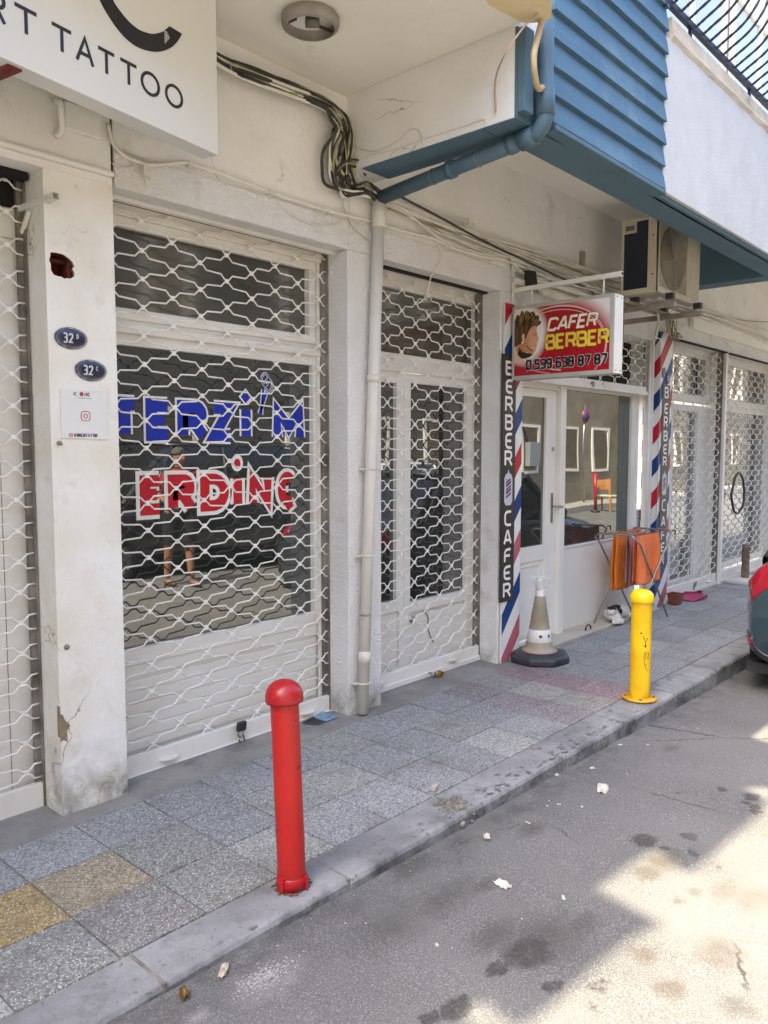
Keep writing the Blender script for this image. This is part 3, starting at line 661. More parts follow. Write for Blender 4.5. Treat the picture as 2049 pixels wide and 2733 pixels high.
# balcony railing
R = thing('balcony_railing', 'black wrought iron railing with bellied bars on the white balcony front', 'railing', (8, 2.0, 4.04))
mb = MB(); mb.box(4.60, 11.5, 1.975, 2.005, 4.075, 4.115); part(mb, 'bottom_rail', iron, R, .003)
mb = MB(); mb.box(4.60, 11.5, 1.955, 1.995, 4.98, 5.02); part(mb, 'top_rail', iron, R, .003)
mb = MB(); mb.box(4.582, 4.612, 1.972, 2.002, 4.05, 5.02); part(mb, 'post', iron, R, .002)
for x in [5.0+1.1*k for k in range(6)]: part(MB().box(x-.01, x+.01, 1.985, 2.003, 4.03, 4.075), 'foot', iron, R)
for k in range(58):
    x = 4.70+k*.116
    pts = curve([(x, 1.985, 4.10), (x, 1.93, 4.13), (x, 1.80, 4.21), (x, 1.71, 4.34), (x, 1.70, 4.48), (x, 1.78, 4.66), (x, 1.90, 4.82), (x, 1.955, 4.99)], 8)
    b = MB(); n = len(pts)
    b.tube(pts, [.0095+.0012*math.sin(i*1.9) for i in range(n)], 6); part(b, 'bar', iron, R)

# ------------------------------------------------------------------ shopfronts (windows and doors are parts of the building)
def frame(mb, x0, x1, z0, z1, Y, w_, d=.05):
    mb.box(x0, x0+w_, Y, Y+d, z0, z1); mb.box(x1-w_, x1, Y, Y+d, z0, z1); mb.box(x0+w_, x1-w_, Y, Y+d, z1-w_, z1); mb.box(x0+w_, x1-w_, Y, Y+d, z0, z0+w_)
def pane(x0, x1, z0, z1, Y, m_, par): return part(MB().box(x0, x1, Y, Y+.006, z0, z1), 'pane', m_, par)
GY = 3.345
# shop 1 (left of the pipe): fixed window over ribbed panel
f = MB(); frame(f, 1.70, 3.125, 2.06, 2.60, GY-.03, .09, .07); frame(f, 1.745, 3.08, 2.10, 2.55, GY-.04, .045, .01)
w1 = part(f, 'transom_window', alu, bevel=.003); pane(1.75, 3.06, 2.11, 2.53, GY, g_up, w1)
f = MB(); frame(f, 1.70, 3.14, .50, 2.058, GY-.03, .075, .07); f.box(3.09, 3.14, GY-.045, GY-.03, .04, 2.6); f.box(1.7, 3.13, GY-.05, GY-.03, 2.035, 2.075)
w1 = part(f, 'shop_window', alu, bevel=.003); pane(1.74, 3.08, .57, 1.99, GY, g_lo, w1)
P1 = Plane((1.80, GY-.002, 1.55), (1, 0, 0), (0, 0, 1)); 
def slab(ch, h):                      # chunky poster letters in a hand cut style
    return None
lt = MB(); lw = MB()
def bigtext(chars, y0, h, sw, ow, col, base, caps=True):
    """chars: list of (letter, x, width scale, dv)"""
    a = MB(); b = MB()
    for c, x, sx, dv in chars:
        gw, pls = GL[c]
        for k, pl in enumerate(pls):
            q = [(x+px*sx*h, dv+py*h) for px, py in pl]
            base.stroke(b, q, sw+ow, .0002+k*.00008, .0009+k*.00008)
            base.stroke(a, q, sw, .0014+k*.00008, .0022+k*.00008)
            for e in ((q[0], q[-1]) if caps else ()):
                n = 10
                base.poly(b, [(e[0]+(sw+ow)/2*cos(2*pi*t/n), e[1]+(sw+ow)/2*sin(2*pi*t/n)) for t in range(n)], .0002, .00075-.00001*k)
    return a, b
def LX(zx, P): return FY(zx/1.6176, 1200, GY-.002).x-P.o.x
def spans(lst, h, sw, P):
    out = []
    for c, a_, b_, dv in lst:
        xa, xb = LX(a_, P)+sw/2, LX(b_, P)-sw/2; gw = GL[c][0]; out.append((c, xa if gw else (xa+xb)/2, ((xb-xa)/(gw*h)) if gw else 1, dv))
    return out
h = .14
a, b = bigtext(spans([('T', 468, 608, .03), ('E', 632, 748, .03), ('R', 768, 897, .03), ('Z', 905, 1012, .03), ('I', 1040, 1085, .03), ('M', 1180, 1310, .03)], h, .058, P1), 0, h, .062, .022, txt_blue, P1, False)
iu = LX(1062, P1)
P1.poly(b, [(iu-.045, .235), (iu, .280), (iu+.045, .235), (iu, .190)], .0003, .001); P1.poly(a, [(iu-.032, .235), (iu, .268), (iu+.032, .235), (iu, .202)], .0015, .002)
# the little scissors standing in for the apostrophe
au = LX(1120, P1)
for u0, v0, u1, v1 in ((au, .15, au+.053, .27), (au+.013, .145, au+.028, .28)):
    P1.stroke(b, [(u0, v0), (u1, v1)], .026, .0003, .001); P1.stroke(a, [(u0, v0), (u1, v1)], .014, .0015, .002)
for u, v in ((au+.066, .305), (au+.043, .335)):
    P1.stroke(b, arc(u, v, .024, .032, 0, 360, 14), .014, .00035, .0011); P1.stroke(a, arc(u, v, .024, .032, 0, 360, 14), .006, .0015, .0021)
part(a, 'lettering', txt_blue, w1, label='blue lettering on the window glass'); part(b, 'lettering_outline', txt_white, w1)
P2 = Plane((1.955, GY-.002, 1.205), (1, 0, 0), (0, 0, 1))
h = .135
a, b = bigtext(spans([('E', 600, 702, .02), ('R', 722, 838, .02), ('D', 862, 982, .02), ('I', 1003, 1042, .02), ('N', 1072, 1168, .02), ('Ç', 1198, 1272, .02)], h, .05, P2), 0, h, .056, .040, txt_red, P2, False)
iu = LX(1022, P2); P2.poly(b, arc(iu, .235, .038, .044, 0, 345, 16), .0003, .001); P2.poly(a, arc(iu, .232, .021, .026, 0, 345, 16), .0015, .002)
part(a, 'lettering', txt_red, w1, label='red lettering on the window glass'); part(b, 'lettering_outline', txt_white, w1)
f = MB(); f.box(1.7, 3.14, GY-.01, GY+.03, .03, .50); f.box(1.7, 3.12, GY-.022, GY-.01, .44, .5)
z = .08
while z < .44: f.box(1.7, 3.09, GY-.016, GY-.01, z, z+.05); z += .058
part(f, 'window_panel', alu, bevel=.002)
# shop 2: door with side light and transom
f = MB(); frame(f, 3.37, 4.70, 2.03, 2.60, GY-.03, .085, .07); f.box(3.40, 4.64, GY-.045, GY-.028, 2.0, 2.03); w2 = part(f, 'transom_window', alu, bevel=.003)
pane(3.44, 4.63, 2.10, 2.53, GY, g_up, w2)
f = MB(); frame(f, 3.37, 3.855, .47, 2.0, GY-.03, .07, .06); f.box(3.37, 3.80, GY-.02, GY+.02, .03, .47); f.box(3.81, 3.855, GY-.035, GY+.02, .03, .47)
w2 = part(f, 'side_window', alu, bevel=.003); pane(3.43, 3.79, .53, 1.96, GY, g_door, w2)
f = MB(); f.box(3.86, 3.925, GY-.028, GY+.02, .03, 2.0); f.box(4.535, 4.60, GY-.028, GY+.02, .03, 2.0); f.box(3.925, 4.535, GY-.028, GY+.02, 1.94, 2.0); f.box(3.925, 4.535, GY-.028, GY+.02, .44, .51); f.box(3.925, 4.535, GY-.005, GY+.015, .03, .44)
f.box(4.615, 4.70, GY-.04, GY+.02, .03, 2.0)
d2 = part(f, 'door', alu, bevel=.003); pane(3.92, 4.54, .505, 1.945, GY, g_door, d2)
f = MB(); f.lathe((3.935, GY-.028, .395), [(0, -.03), (.014, -.028), (.02, -.018), (.013, -.01), (.022, -.006), (.024, 0)], 16, Vector((0, 1, 0))); part(f, 'knob', steel, d2)
q = [FY(950+x/3.316, 1500+y/3.316, GY-.012) for x, y in [(600, 437), (635, 480), (638, 560), (650, 640), (685, 712)]]
part(MB().tube(curve(q, 5), .0028, 6), 'hanging_wire', kcable, d2)
# shop 0 at the left edge
f = MB(); f.box(.1, 1.50, GY-.03, GY+.05, 2.36, 2.6); f.box(.1, 1.24, GY-.02, GY+.05, .03, .12); f.box(1.19, 1.275, GY-.03, GY+.05, .1, 2.36); f.box(1.2795, 1.34, GY-.025, GY+.05, .03, 2.36); f.box(1.3445, 1.50, GY-.02, GY+.05, .03, 2.36); f.box(.1, 1.19, GY-.02, GY+.05, 1.66, 1.78)
w0 = part(f, 'shop_window', alu, bevel=.002); pane(.12, 1.19, .12, 2.36, GY, g_lo, w0)
# barber front
BY = 3.27
f = MB(); f.box(4.745, 4.84, BY-.05, BY+.05, -.03, 2.04); f.box(4.84, 5.70, BY-.03, BY+.05, 1.985, 2.04); f.box(5.66, 5.745, BY-.06, BY+.05, .012, 2.04)
part(f, 'door_frame', alu_w, bevel=.004)
f = MB(); f.box(4.85, 4.93, BY-.02, BY+.02, .03, 1.98); f.box(5.50, 5.652, BY-.02, BY+.02, .03, 1.98); f.box(4.93, 5.50, BY-.02, BY+.02, 1.92, 1.98); f.box(4.93, 5.50, BY-.02, BY+.02, .64, .76); f.box(4.93, 5.50, BY-.004, BY+.02, .03, .64)
f.box(4.95, 5.48, BY-.012, BY-.004, .60, .64); f.box(5.44, 5.48, BY-.012, BY-.004, .06, .60); f.box(4.95, 5.44, BY-.012, BY-.004, .05, .085)
d3 = part(f, 'door', alu_w, bevel=.003, label='white barber shop door with a long steel handle plate'); pane(4.92, 5.505, .755, 1.925, BY, g_barb, d3)
f = MB(); f.box(5.585, 5.615, BY-.026, BY-.02, .93, 1.17); f.tube([(5.6, BY-.03, 1.06), (5.6, BY-.065, 1.06), (5.69, BY-.068, 1.055)], .008, 8); f.lathe((5.60, BY-.02, 1.52), [(0, -.012), (.012, -.012), (.016, 0)], 14, Vector((0, 1, 0)))
part(f, 'handle', steel, d3)
f = MB(); f.box(5.745, 5.775, BY-.03, BY+.05, .70, 2.04); f.box(5.775, 7.16, BY-.03, BY+.05, 2.005, 2.04); f.box(7.02, 7.10, BY-.028, BY+.05, .012, 2.005); f.box(7.12, 7.16, BY-.03, BY+.05, .012, 2.005); f.box(5.775, 7.02, BY-.03, BY+.05, .70, .715)
w3 = part(f, 'shop_window', alu_w, bevel=.003, label='barber shop window with lowered blinds'); pane(5.77, 7.03, .715, 2.005, BY, g_barb, w3)
part(MB().box(6.80, 7.02, BY-.0016, BY-.0004, .72, 2.0), 'curtain', mat('grey_green_blind', rgb('6E756C'), .7, rgb('4F564E'), 30, 1, stretch=(4, 1, .05)), w3)
sl = MB()
for k in range(24): z = .725+k*.013; sl.box(5.78, 7.0, BY-.0025, BY-.0012, z, z+.0016)
part(sl, 'blind_slat', mat('thin_blind_edge', (.05, .05, .05), .5), w3)['kind'] = 'stuff'
P3 = Plane(FY(1696, 1420, BY-.004), (1, 0, 0), (0, 0, 1)); st = MB(); P3.poly(st, [(0, 0), (.125, 0), (.125, .20), (.11, .215), (.015, .215), (0, .20)], 0, .0006); s3 = part(st, 'sticker', mat('pale_blue_sticker', rgb('C6D2DA'), .4), w3)
st = MB(); P3.stroke(st, [(.03, .19), (.095, .19)], .009, .001, .0014); P3.stroke(st, [(.02, .165), (.105, .165)], .006, .001, .0014); P3.stroke(st, [(.03, .13), (.095, .13)], .009, .001, .0014); P3.stroke(st, arc(.062, .065, .018, .03, 0, 360, 12), .005, .001, .0014); P3.stroke(st, [(.062, .11), (.062, .02)], .005, .001, .0015)
part(st, 'print', txt_black, s3)
f = MB(); f.box(5.745, 7.02, BY-.02, BY+.05, .012, .699); part(f, 'window_panel', mat('white_composite_panel', rgb('E3DFD6'), .5, rgb('DAD4C8'), 2, .5, dirt=(rgb('B8AE9C'), 4, .66, .9)), bevel=.003)
mb = MB(); mb.box(4.76, 7.28, 3.045, 3.4, -.003, .013); part(mb, 'doorstep', mat('worn_marble_step', rgb('C4BDAB'), .55, rgb('AFA793'), 3, .9, .001, 60, dirt=(rgb('8B806B'), 4, .6, .85)), bevel=.003)
part(MB().tube(curve([(5.93, 3.10, .012), (5.93, 3.10, .035), (5.965, 3.10, .055), (6.01, 3.10, .04), (6.015, 3.10, .012)], 6), .006, 8), 'step_ring', iron)
mb = MB(); mb.tube([(7.19, 3.16, .01), (7.19, 3.16, 2.53)], .018, 10); mb.box(7.215, 7.25, 3.14, 3.22, 0.01, 2.53); part(mb, 'side_post', alu)
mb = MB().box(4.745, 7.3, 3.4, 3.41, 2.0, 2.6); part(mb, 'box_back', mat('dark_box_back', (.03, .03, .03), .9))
# shops beyond the barber
f = MB(); frame(f, 7.56, 9.16, 2.03, 2.6, GY-.03, .08, .07); w4 = part(f, 'transom_window', alu_w, bevel=.003); pane(7.62, 9.1, 2.1, 2.53, GY, g_far, w4)
f = MB(); frame(f, 7.56, 8.10, .03, 2.03, GY-.03, .05, .06); w4 = part(f, 'side_window', alu_w, bevel=.003); pane(7.6, 8.06, .07, 1.99, GY, g_far, w4)
f = MB(); f.box(8.10, 8.16, GY-.035, GY+.03, .03, 2.0); f.box(8.82, 8.9, GY-.035, GY+.03, .03, 2.0); f.box(8.16, 8.82, GY-.03, GY+.03, 1.93, 2.0); f.box(8.16, 8.82, GY-.03, GY+.03, .03, .12); f.box(8.9, 9.16, GY-.02, GY+.03, .03, 2.0)
d4 = part(f, 'door', alu_w, bevel=.003); pane(8.155, 8.825, .12, 1.93, GY, g_far, d4)
q = FY(1865, 1297, GY-.004); PS = Plane((q.x-.085, GY-.002, q.z-.09), (1, 0, 0), (0, 0, 1)); st = MB(); PS.poly(st, [(0, 0), (.17, 0), (.17, .19), (0, .19)], 0, .001); s4 = part(st, 'sticker', mat('yellow_sticker', rgb('E3CE2A'), .4), d4)
st = MB(); PS.stroke(st, [(.04, .14), (.13, .14)], .012, .0012, .0018); PS.stroke(st, [(.04, .09), (.13, .09)], .03, .0012, .0018); PS.stroke(st, [(.04, .045), (.13, .045)], .012, .0012, .0018); part(st, 'print', mat('grey_print', rgb('4C4A30'), .5), s4)
f = MB(); frame(f, 9.22, 11.3, 2.03, 2.6, GY-.03, .08, .07); w5 = part(f, 'transom_window', alu_w, bevel=.003); pane(9.28, 11.24, 2.1, 2.53, GY, g_far, w5)
f = MB(); frame(f, 9.22, 11.3, .1, 2.03, GY-.03, .06, .06); w5 = part(f, 'shop_window', alu_w, bevel=.003); pane(9.27, 11.25, .15, 1.98, GY, g_far, w5)
PW = Plane((9.52, GY-.002, 0), (1, 0, 0), (0, 0, 1)); a = MB(); rd = random.Random(3)
PW.poly(a, [(0, 1.62), (.34, 1.62), (.34, 1.73), (0, 1.73)], 0, .001); 
for k in range(6): PW.stroke(a, arc(.02+.06*k, .98, .024, .05, 0, 360, 8), .012, 0, .001)
part(a, 'print', mat('faded_red_print', rgb('C0505A'), .5), w5)
a = MB()
for r_ in range(3):
    for k in range(7): PW.stroke(a, [(.02+.05*k, 1.36+r_*.09), (.02+.05*k, 1.41+r_*.09), (.045+.05*k, 1.41+r_*.09)], .012, 0, .001)
for r_, n in ((0, 6), (1, 4), (2, 5)):
    for k in range(n): PW.stroke(a, [(.75+.09*k, 1.85-r_*.17), (.75+.09*k, 1.95-r_*.17), (.81+.09*k, 1.95-r_*.17), (.81+.09*k, 1.86-r_*.17)], .018, 0, .001)
part(a, 'print', txt_white, w5)

# ------------------------------------------------------------------ roller grilles
def strand(x0, x1, p, z, up, dep, Y, mb, r):
    """one bent strip: trapezoid wave, half period p, height dep"""
    k0 = int((x0-0)//p)-1; pts = []
    seq = [(0, .12), (.09, .12), (.23, .47), (.77, .53), (.91, .88), (1.0, .88)]
    n = int((x1-x0)/p)+4
    for k in range(-1, n):
        xs = ORG[0]+p*(k+math.floor((x0-ORG[0])/p)); par = (k+math.floor((x0-ORG[0])/p)) % 2
        for t, hgt in seq[:-1]:
            hh = hgt if par == 0 else 1-hgt
            if not up: hh = 1-hh
            pts.append((xs+t*p, z+dep*(hh-.5)))
    out = []
    for i in range(len(pts)-1):                      # clip to the opening
        a, b = pts[i], pts[i+1]
        if b[0] < x0 or a[0] > x1: continue
        if a[0] < x0: t = (x0-a[0])/(b[0]-a[0]); a = (x0, lerp(a[1], b[1], t))
        if b[0] > x1: t = (x1-a[0])/(b[0]-a[0]); out.append(a); out.append((x1, lerp(a[1], b[1], t))); break
        out.append(a)
    rr = random.Random(int(z*1000))
    mb.tube([(x, Y+.003*math.sin(x*3.1+z*2)+rr.uniform(-.0018, .0018), zz+rr.uniform(-.0014, .0014)) for x, zz in out], r, 6)
ORG = [0]
GG = 'roller grilles over the shopfronts'
def grille(name, label, x0, x1, z0, z1, org, p, znode, Y=3.27, per=.1275, r=.0042, bar=(-.035, .085), lugs=(), rails=True):
    """znode: height of one node at column org"""
    T = thing(name, label, 'roller grille', ((x0+x1)/2, Y, max(bar[0], 0)), GG)
    ORG[0] = org; mb = MB(); hlf = per/2
    k = math.floor((z0-znode)/hlf)-1; clips = []
    while znode+k*hlf < z1+.02:
        zc = znode+(k+.5)*hlf                         # centre line of this strand, between node rows k and k+1
        if z0-.02 < zc < z1: strand(x0, x1, p, zc, k % 2 == 0, hlf, Y, mb, r)
        k += 1
    part(mb, 'grille', grille_m, T)
    cb = MB(); kk = math.floor((z0-znode)/hlf)
    while znode+kk*hlf < z1-.01:
        for j in range(int((x1-x0)/p)+3):
            c = j+math.floor((x0-org)/p)
            if (c+kk) % 2: continue
            xx = org+c*p; zz = znode+kk*hlf
            if x0+.005 < xx < x1-.005 and z0 < zz < z1-.01: cb.box(xx-.0105, xx+.0105, Y-.0055, Y+.0055, zz-.0098, zz+.0098)
        kk += 1
    c = part(cb, 'clip', grille_m, T, .002); c['kind'] = 'stuff'
    b = MB(); b.box(x0, x1, Y-.014, Y+.014, bar[0], bar[1]); b.box(x0, x1, Y-.028, Y-.014, bar[0], bar[0]+.034); 
    bo = part(b, 'bottom_bar', bar_m, T, .003)
    for xx in lugs:
        l = MB(); n = 10
        l.poly([(xx+.05*cos(pi*t/n), Y-.014-.035*sin(pi*t/n), bar[0]+.062) for t in range(n+1)], (0, 0, .006)); part(l, 'lug', bar_m, bo)
    if rails:
        for xx in (x0, x1):
            g = MB(); g.box(xx-.02, xx+.02, Y+.006, Y+.03, max(bar[0], -.02), z1+.02); g.box(xx-.003, xx+.003, Y-.02, Y+.006, max(bar[0], -.02), z1+.02)
            part(g, 'guide_rail', rail_m, T)
    return T
grille('roller_grille', 'closed white roller grille over the window with blue and red lettering', 1.70, 3.128, .05, 2.585, 1.977, .1567, 2.408-.1275*19, lugs=(2.05, 2.95))
mb = MB().box(1.75, 3.13, 3.285, 3.32, 2.55, 2.6).box(1.75, 3.13, 3.20, 3.23, 2.585, 2.6); part(mb, 'grille_box', alu)
part(MB().box(1.75, 3.12, 3.245, 3.262, 2.592, 2.603), 'box_gap', black_gap)
grille('roller_grille', 'closed white roller grille over the glazed door beside the downpipe', 3.40, 4.62, .05, 2.59, 3.646, .1325, 2.438-.1275*19, bar=(0.0, .105), lugs=(3.55, 4.30))
part(MB().box(3.41, 4.61, 3.20, 3.24, 2.588, 2.603), 'box_gap', black_gap)
grille('roller_grille', 'closed white roller grille left of the pillar with the broken hole', .3, 1.445, .06, 2.60, 1.378, .157, .155, bar=(-.045, .10), lugs=(.9,))
part(MB().box(.2, 1.44, 3.20, 3.245, 2.57, 2.603), 'box_gap', black_gap); part(MB().box(.1, 1.45, 3.3, 3.36, 2.48, 2.6), 'box_gap', black_gap)
grille('roller_grille', 'half raised white roller grille above the barber shop window', 4.76, 7.12, 2.085, 2.535, 4.9, .133, 2.12, Y=3.17, bar=(2.02, 2.095), rails=False)
q = FY(1580, 993, 3.15); part(MB().lathe((q.x, 3.157, 2.055), [(.0, -.03), (.02, -.028), (.024, -.01), (.012, 0)], 14, Vector((0, 1, 0))), 'pull_knob', steel)
grille('roller_grille', 'closed white roller grille just right of the barber shop, yellow sticker behind it', 7.57, 9.15, .09, 2.59, 7.7, .131, .15, Y=3.19, bar=(-.01, .12), lugs=(7.9, 8.9))
part(MB().box(7.57, 9.15, 3.12, 3.16, 2.588, 2.603), 'box_gap', black_gap); part(MB().box(9.15, 9.157, 3.20, 3.235, 0.0, 2.6), 'box_gap', black_gap)
grille('roller_grille', 'closed white roller grille at the far end with a black rubber loop hanging on it', 9.23, 11.3, .09, 2.59, 9.4, .131, .15, Y=3.19, bar=(-.01, .12), lugs=(9.9,))
part(MB().box(9.23, 11.3, 3.12, 3.16, 2.588, 2.603), 'box_gap', black_gap)

# ------------------------------------------------------------------ signs
K = .96
P0 = EYE+(Vector((2.136, 2.9, 2.779))-EYE)*K; EU = Vector((.9836, .1816, 0)).normalized()
T = thing('signboard', 'big white signboard with black tattoo lettering under the soffit', 'sign', P0)
SG = Plane(P0, EU, (0, 0, 1))                     # u negative to the left, v up from the bottom edge
ZT = 3.392-P0.z
mb = MB(); mb.obox(P0, EU*-2.6, -SG.n*.087, Vector((0, 0, ZT))); part(mb, 'box', mat('white_sign_panel', rgb('DCDBD2'), .35, rgb('D3D2C9'), 1.2, .6, dirt=(rgb('C9C5B7'), 6, .72, .95)), T, .002)
def su(u): return u*K
def sv(z): return 1.5+(z-1.5)*K-P0.z
a = MB(); hh = (2.976-2.891)*K; vv = sv(2.891); wd = .0115
def tt(pl, k=0): SG.stroke(a, pl, wd, .0003, .0022+.0001*k)
for l, r_ in ((-.951, -.871), (-.812, -.735), (-.620, -.549), (-.520, -.444)):
    c = (l+r_)/2; tt([(su(l), vv+hh-wd/2), (su(r_), vv+hh-wd/2)]); tt([(su(c), vv+hh-wd/2), (su(c), vv)], 1)
tt([(su(-.713), vv), (su(-.678), vv+hh), (su(-.645), vv)]); tt([(su(-.700), vv+.028), (su(-.656), vv+.028)], 1)
for c in (-.3755, -.252): tt(arc(su(c), vv+hh/2, .041, hh/2-.003, 0, 360, 26))
SG.stroke(a, [(su(-1.045), vv), (su(-1.045), vv+hh), (su(-1.01), vv+hh)]+arc(su(-1.01), vv+hh*.74, .02, hh*.26, 80, -80, 6)+[(su(-1.045), vv+hh*.48)], wd, .0003, .0022); tt([(su(-1.018), vv+hh*.48), (su(-.989), vv-.003)], 1)
tt([(su(-1.16), vv), (su(-1.125), vv+hh), (su(-1.09), vv)]); tt([(su(-1.147), vv+.028), (su(-1.103), vv+.028)], 1)
co = [(-.63, 3.28), (-.625, 3.2), (-.607, 3.141), (-.564, 3.097), (-.514, 3.064), (-.455, 3.048), (-.393, 3.053), (-.329, 3.074), (-.269, 3.113), (-.231, 3.153), (-.203, 3.196)]
ci = [(-.56, 3.28), (-.558, 3.21), (-.549, 3.168), (-.512, 3.14), (-.473, 3.122), (-.45, 3.117), (-.419, 3.115), (-.363, 3.127), (-.312, 3.156), (-.29, 3.176), (-.271, 3.196)]
O2 = curve([(su(u), sv(z), 0) for u, z in co], 5); I2 = curve([(su(u), sv(z), 0) for u, z in ci], 5)
for i in range(len(O2)-1):
    SG.poly(a, [(O2[i].x, O2[i].y), (O2[i+1].x, O2[i+1].y), (I2[i+1].x, I2[i+1].y), (I2[i].x, I2[i].y)], .0003, .003)
part(a, 'lettering', txt_black, T)
a = MB(); q = [(-.300, 3.172), (-.300, 3.118), (-.282, 3.12), (-.268, 3.152)]
for k in range(7):
    t = k/7; z = 3.122+.05*t; r_ = -.272+abs(t-.55)*-.04
    SG.stroke(a, [(su(-.300), sv(z)), (su(r_), sv(z))], .003, .0035, .0042)
part(a, 'emblem', white_pr2, T)
a = MB(); q = FZ(60, 205, P0.z-.02); q2 = P0+EU*-.93-SG.n*.03
for du in (-.93, -1.9):
    b_ = P0+EU*du-SG.n*.02; a.obox(b_+Vector((0, 0, -.006)), EU*.05, -SG.n*.17, Vector((0, 0, .006))); a.obox(b_-SG.n*.165+Vector((0, 0, -.02)), EU*.05, -SG.n*.006, Vector((0, 0, .06)))
    for e_ in (.02, .05): a.lathe(b_+EU*.025-SG.n*e_+Vector((0, 0, -.011)), [(0, 0), (.008, 0), (.008, .006)], 8)
part(a, 'bracket', mat('dark_red_bracket', rgb('74201C'), .5, rgb('5C1815'), 8, 1), T)
# small grimy box and hook on the wall beneath the signboard
T = thing('junction_box', 'small cream painted wall box half hidden under the white signboard', 'box', (1.6, 3.08, 2.78))
a = MB(); A_, B_ = FY(170, 270, 3.075), FY(270, 373, 3.075); a.box(A_.x, B_.x, 3.07, 3.1, B_.z, 2.87); part(a, 'cover', plaster, T, .006)
a = MB(); q = FY(160, 300, 3.06); a.tube(curve([(q.x, 3.09, q.z+.05), (q.x-.01, 3.04, q.z+.03), (q.x, 3.05, q.z-.03), (q.x+.01, 3.07, q.z-.06), (q.x-.01, 3.08, q.z-.09)], 5), .012, 8); part(a, 'hook', plaster, T)

def clip(poly, x0, x1, z0, z1):
    def cut(p, ax, v, sgn):
        o = []
        for i in range(len(p)):
            a, b = p[i-1], p[i]; ia = (a[ax]-v)*sgn >= 0; ib = (b[ax]-v)*sgn >= 0
            if ia != ib:
                t = (v-a[ax])/(b[ax]-a[ax]); o.append((a[0]+(b[0]-a[0])*t, a[1]+(b[1]-a[1])*t))
            if ib: o.append(b)
        return o
    for ax, v, s_ in ((0, x0, 1), (0, x1, -1), (1, z0, 1), (1, z1, -1)):
        poly = cut(poly, ax, v, s_)
        if not poly: return []
    return poly
def stripes(P, u0, u1, v0, v1, slope, zred, per, th, par, fade):
    red = MB(); blu = MB(); fad = MB(); k = int((v0-zred-slope)/per)-2
    while True:
        z = zred+k*per
        if z > v1+.3: break
        for mbx, dz in ((red, 0), (blu, per/2)):
            zz = z+dz; pl = clip([(u0, zz), (u1, zz+slope*(u1-u0)), (u1, zz+th+slope*(u1-u0)), (u0, zz+th)], u0, u1, v0, v1)
            if len(pl) > 2: P.poly(fad if (mbx is red and zz < fade) else mbx, pl, .0002, .0012)
        k += 1
    for b, n, m_ in ((red, 'red_stripes', sred), (blu, 'blue_stripes', sblue), (fad, 'faded_stripes', sredf)):
        if b.v: part(b, n, m_, par)
def pole_icon(P, u, v, h, par):
    w_ = h*.2; a = MB(); P.poly(a, [(u-w_, v+h*.12), (u-w_*.6, v+h*.02), (u+w_*.6, v+h*.02), (u+w_, v+h*.12), (u+w_, v+h*.75), (u+w_*.7, v+h*.86), (u+w_*.2, v+h*.9), (u, v+h), (u-w_*.2, v+h*.9), (u-w_*.7, v+h*.86), (u-w_, v+h*.75)], .0016, .0022)
    o = part(a, 'barber_pole_print', mat('icon_silver', rgb('C4CCD0'), .35), par)
    for m_, dz in ((sred, 0), (sblue, .11)):
        b = MB()
        for k in range(3):
            z = v+h*(.2+.2*k)+dz*h
            pl = clip([(u-w_*.6, z), (u+w_*.6, z+h*.12), (u+w_*.6, z+h*.19), (u-w_*.6, z+h*.07)], u-w_*.6, u+w_*.6, v+h*.16, v+h*.74)
            if len(pl) > 2: P.poly(b, pl, .0024, .0028)
        part(b, 'print', m_, o)
# left striped board
T = thing('barber_stripe_board', 'striped board with a dark BERBER CAFER strip left of the barber door', 'sign', (4.76, 3.09, 0))
a = MB().box(4.64, 4.875, 3.078, 3.092, .0, 2.52); part(a, 'board', white_pr, T, .001)
PL = Plane((0, 3.078, 0), (1, 0, 0), (0, 0, 1))
zb = FY(1329, 1500+480/3.316+0, 3.078).z        # top of the low blue band at the left edge
stripes(PL, 4.642, 4.873, .002, 2.518, 1.25, zb-.150-.31+.0, .62, .150, T, 1.0)
xl, xr = FY(1334, 1590, 3.07).x, FY(1369, 1590, 3.07).x; zlo = FY(1350, 1605, 3.07).z; zhi = FY(1347, 944, 3.07).z
PN = Plane((0, 3.068, 0), (1, 0, 0), (0, 0, 1)); a = MB().box(xl, xr, 3.068, 3.077, zlo, zhi); ns = part(a, 'name_strip', brown_pr, T)
a = MB()
for ch, y0, y1, f_ in (('B', 963, 1000, RD), ('E', 1012, 1049, RD), ('R', 1058, 1098, RD), ('B', 1107, 1147, RD), ('E', 1156, 1197, RD), ('R', 1203, 1244, RD), ('C', 1364, 1404, RD), ('A', 1416, 1454, RD), ('F', 1465, 1502, RD), ('E', 1511, 1548, RD), ('R', 1557, 1595, RD)):
    zt, z_ = FY(1350, y0, 3.068).z, FY(1350, y1, 3.068).z; h = zt-z_-.012
    PN.text(a, ch, (xl+xr)/2, z_+.006, h, .0185, font=f_, d0=.0003, d1=.0014, sx=.073/.57/h*1.0, align='c')
part(a, 'lettering', white_pr2, ns)
pole_icon(PN, (xl+xr)/2, FY(1350, 1351, 3.068).z, FY(1350, 1253, 3.068).z-FY(1350, 1351, 3.068).z, ns)
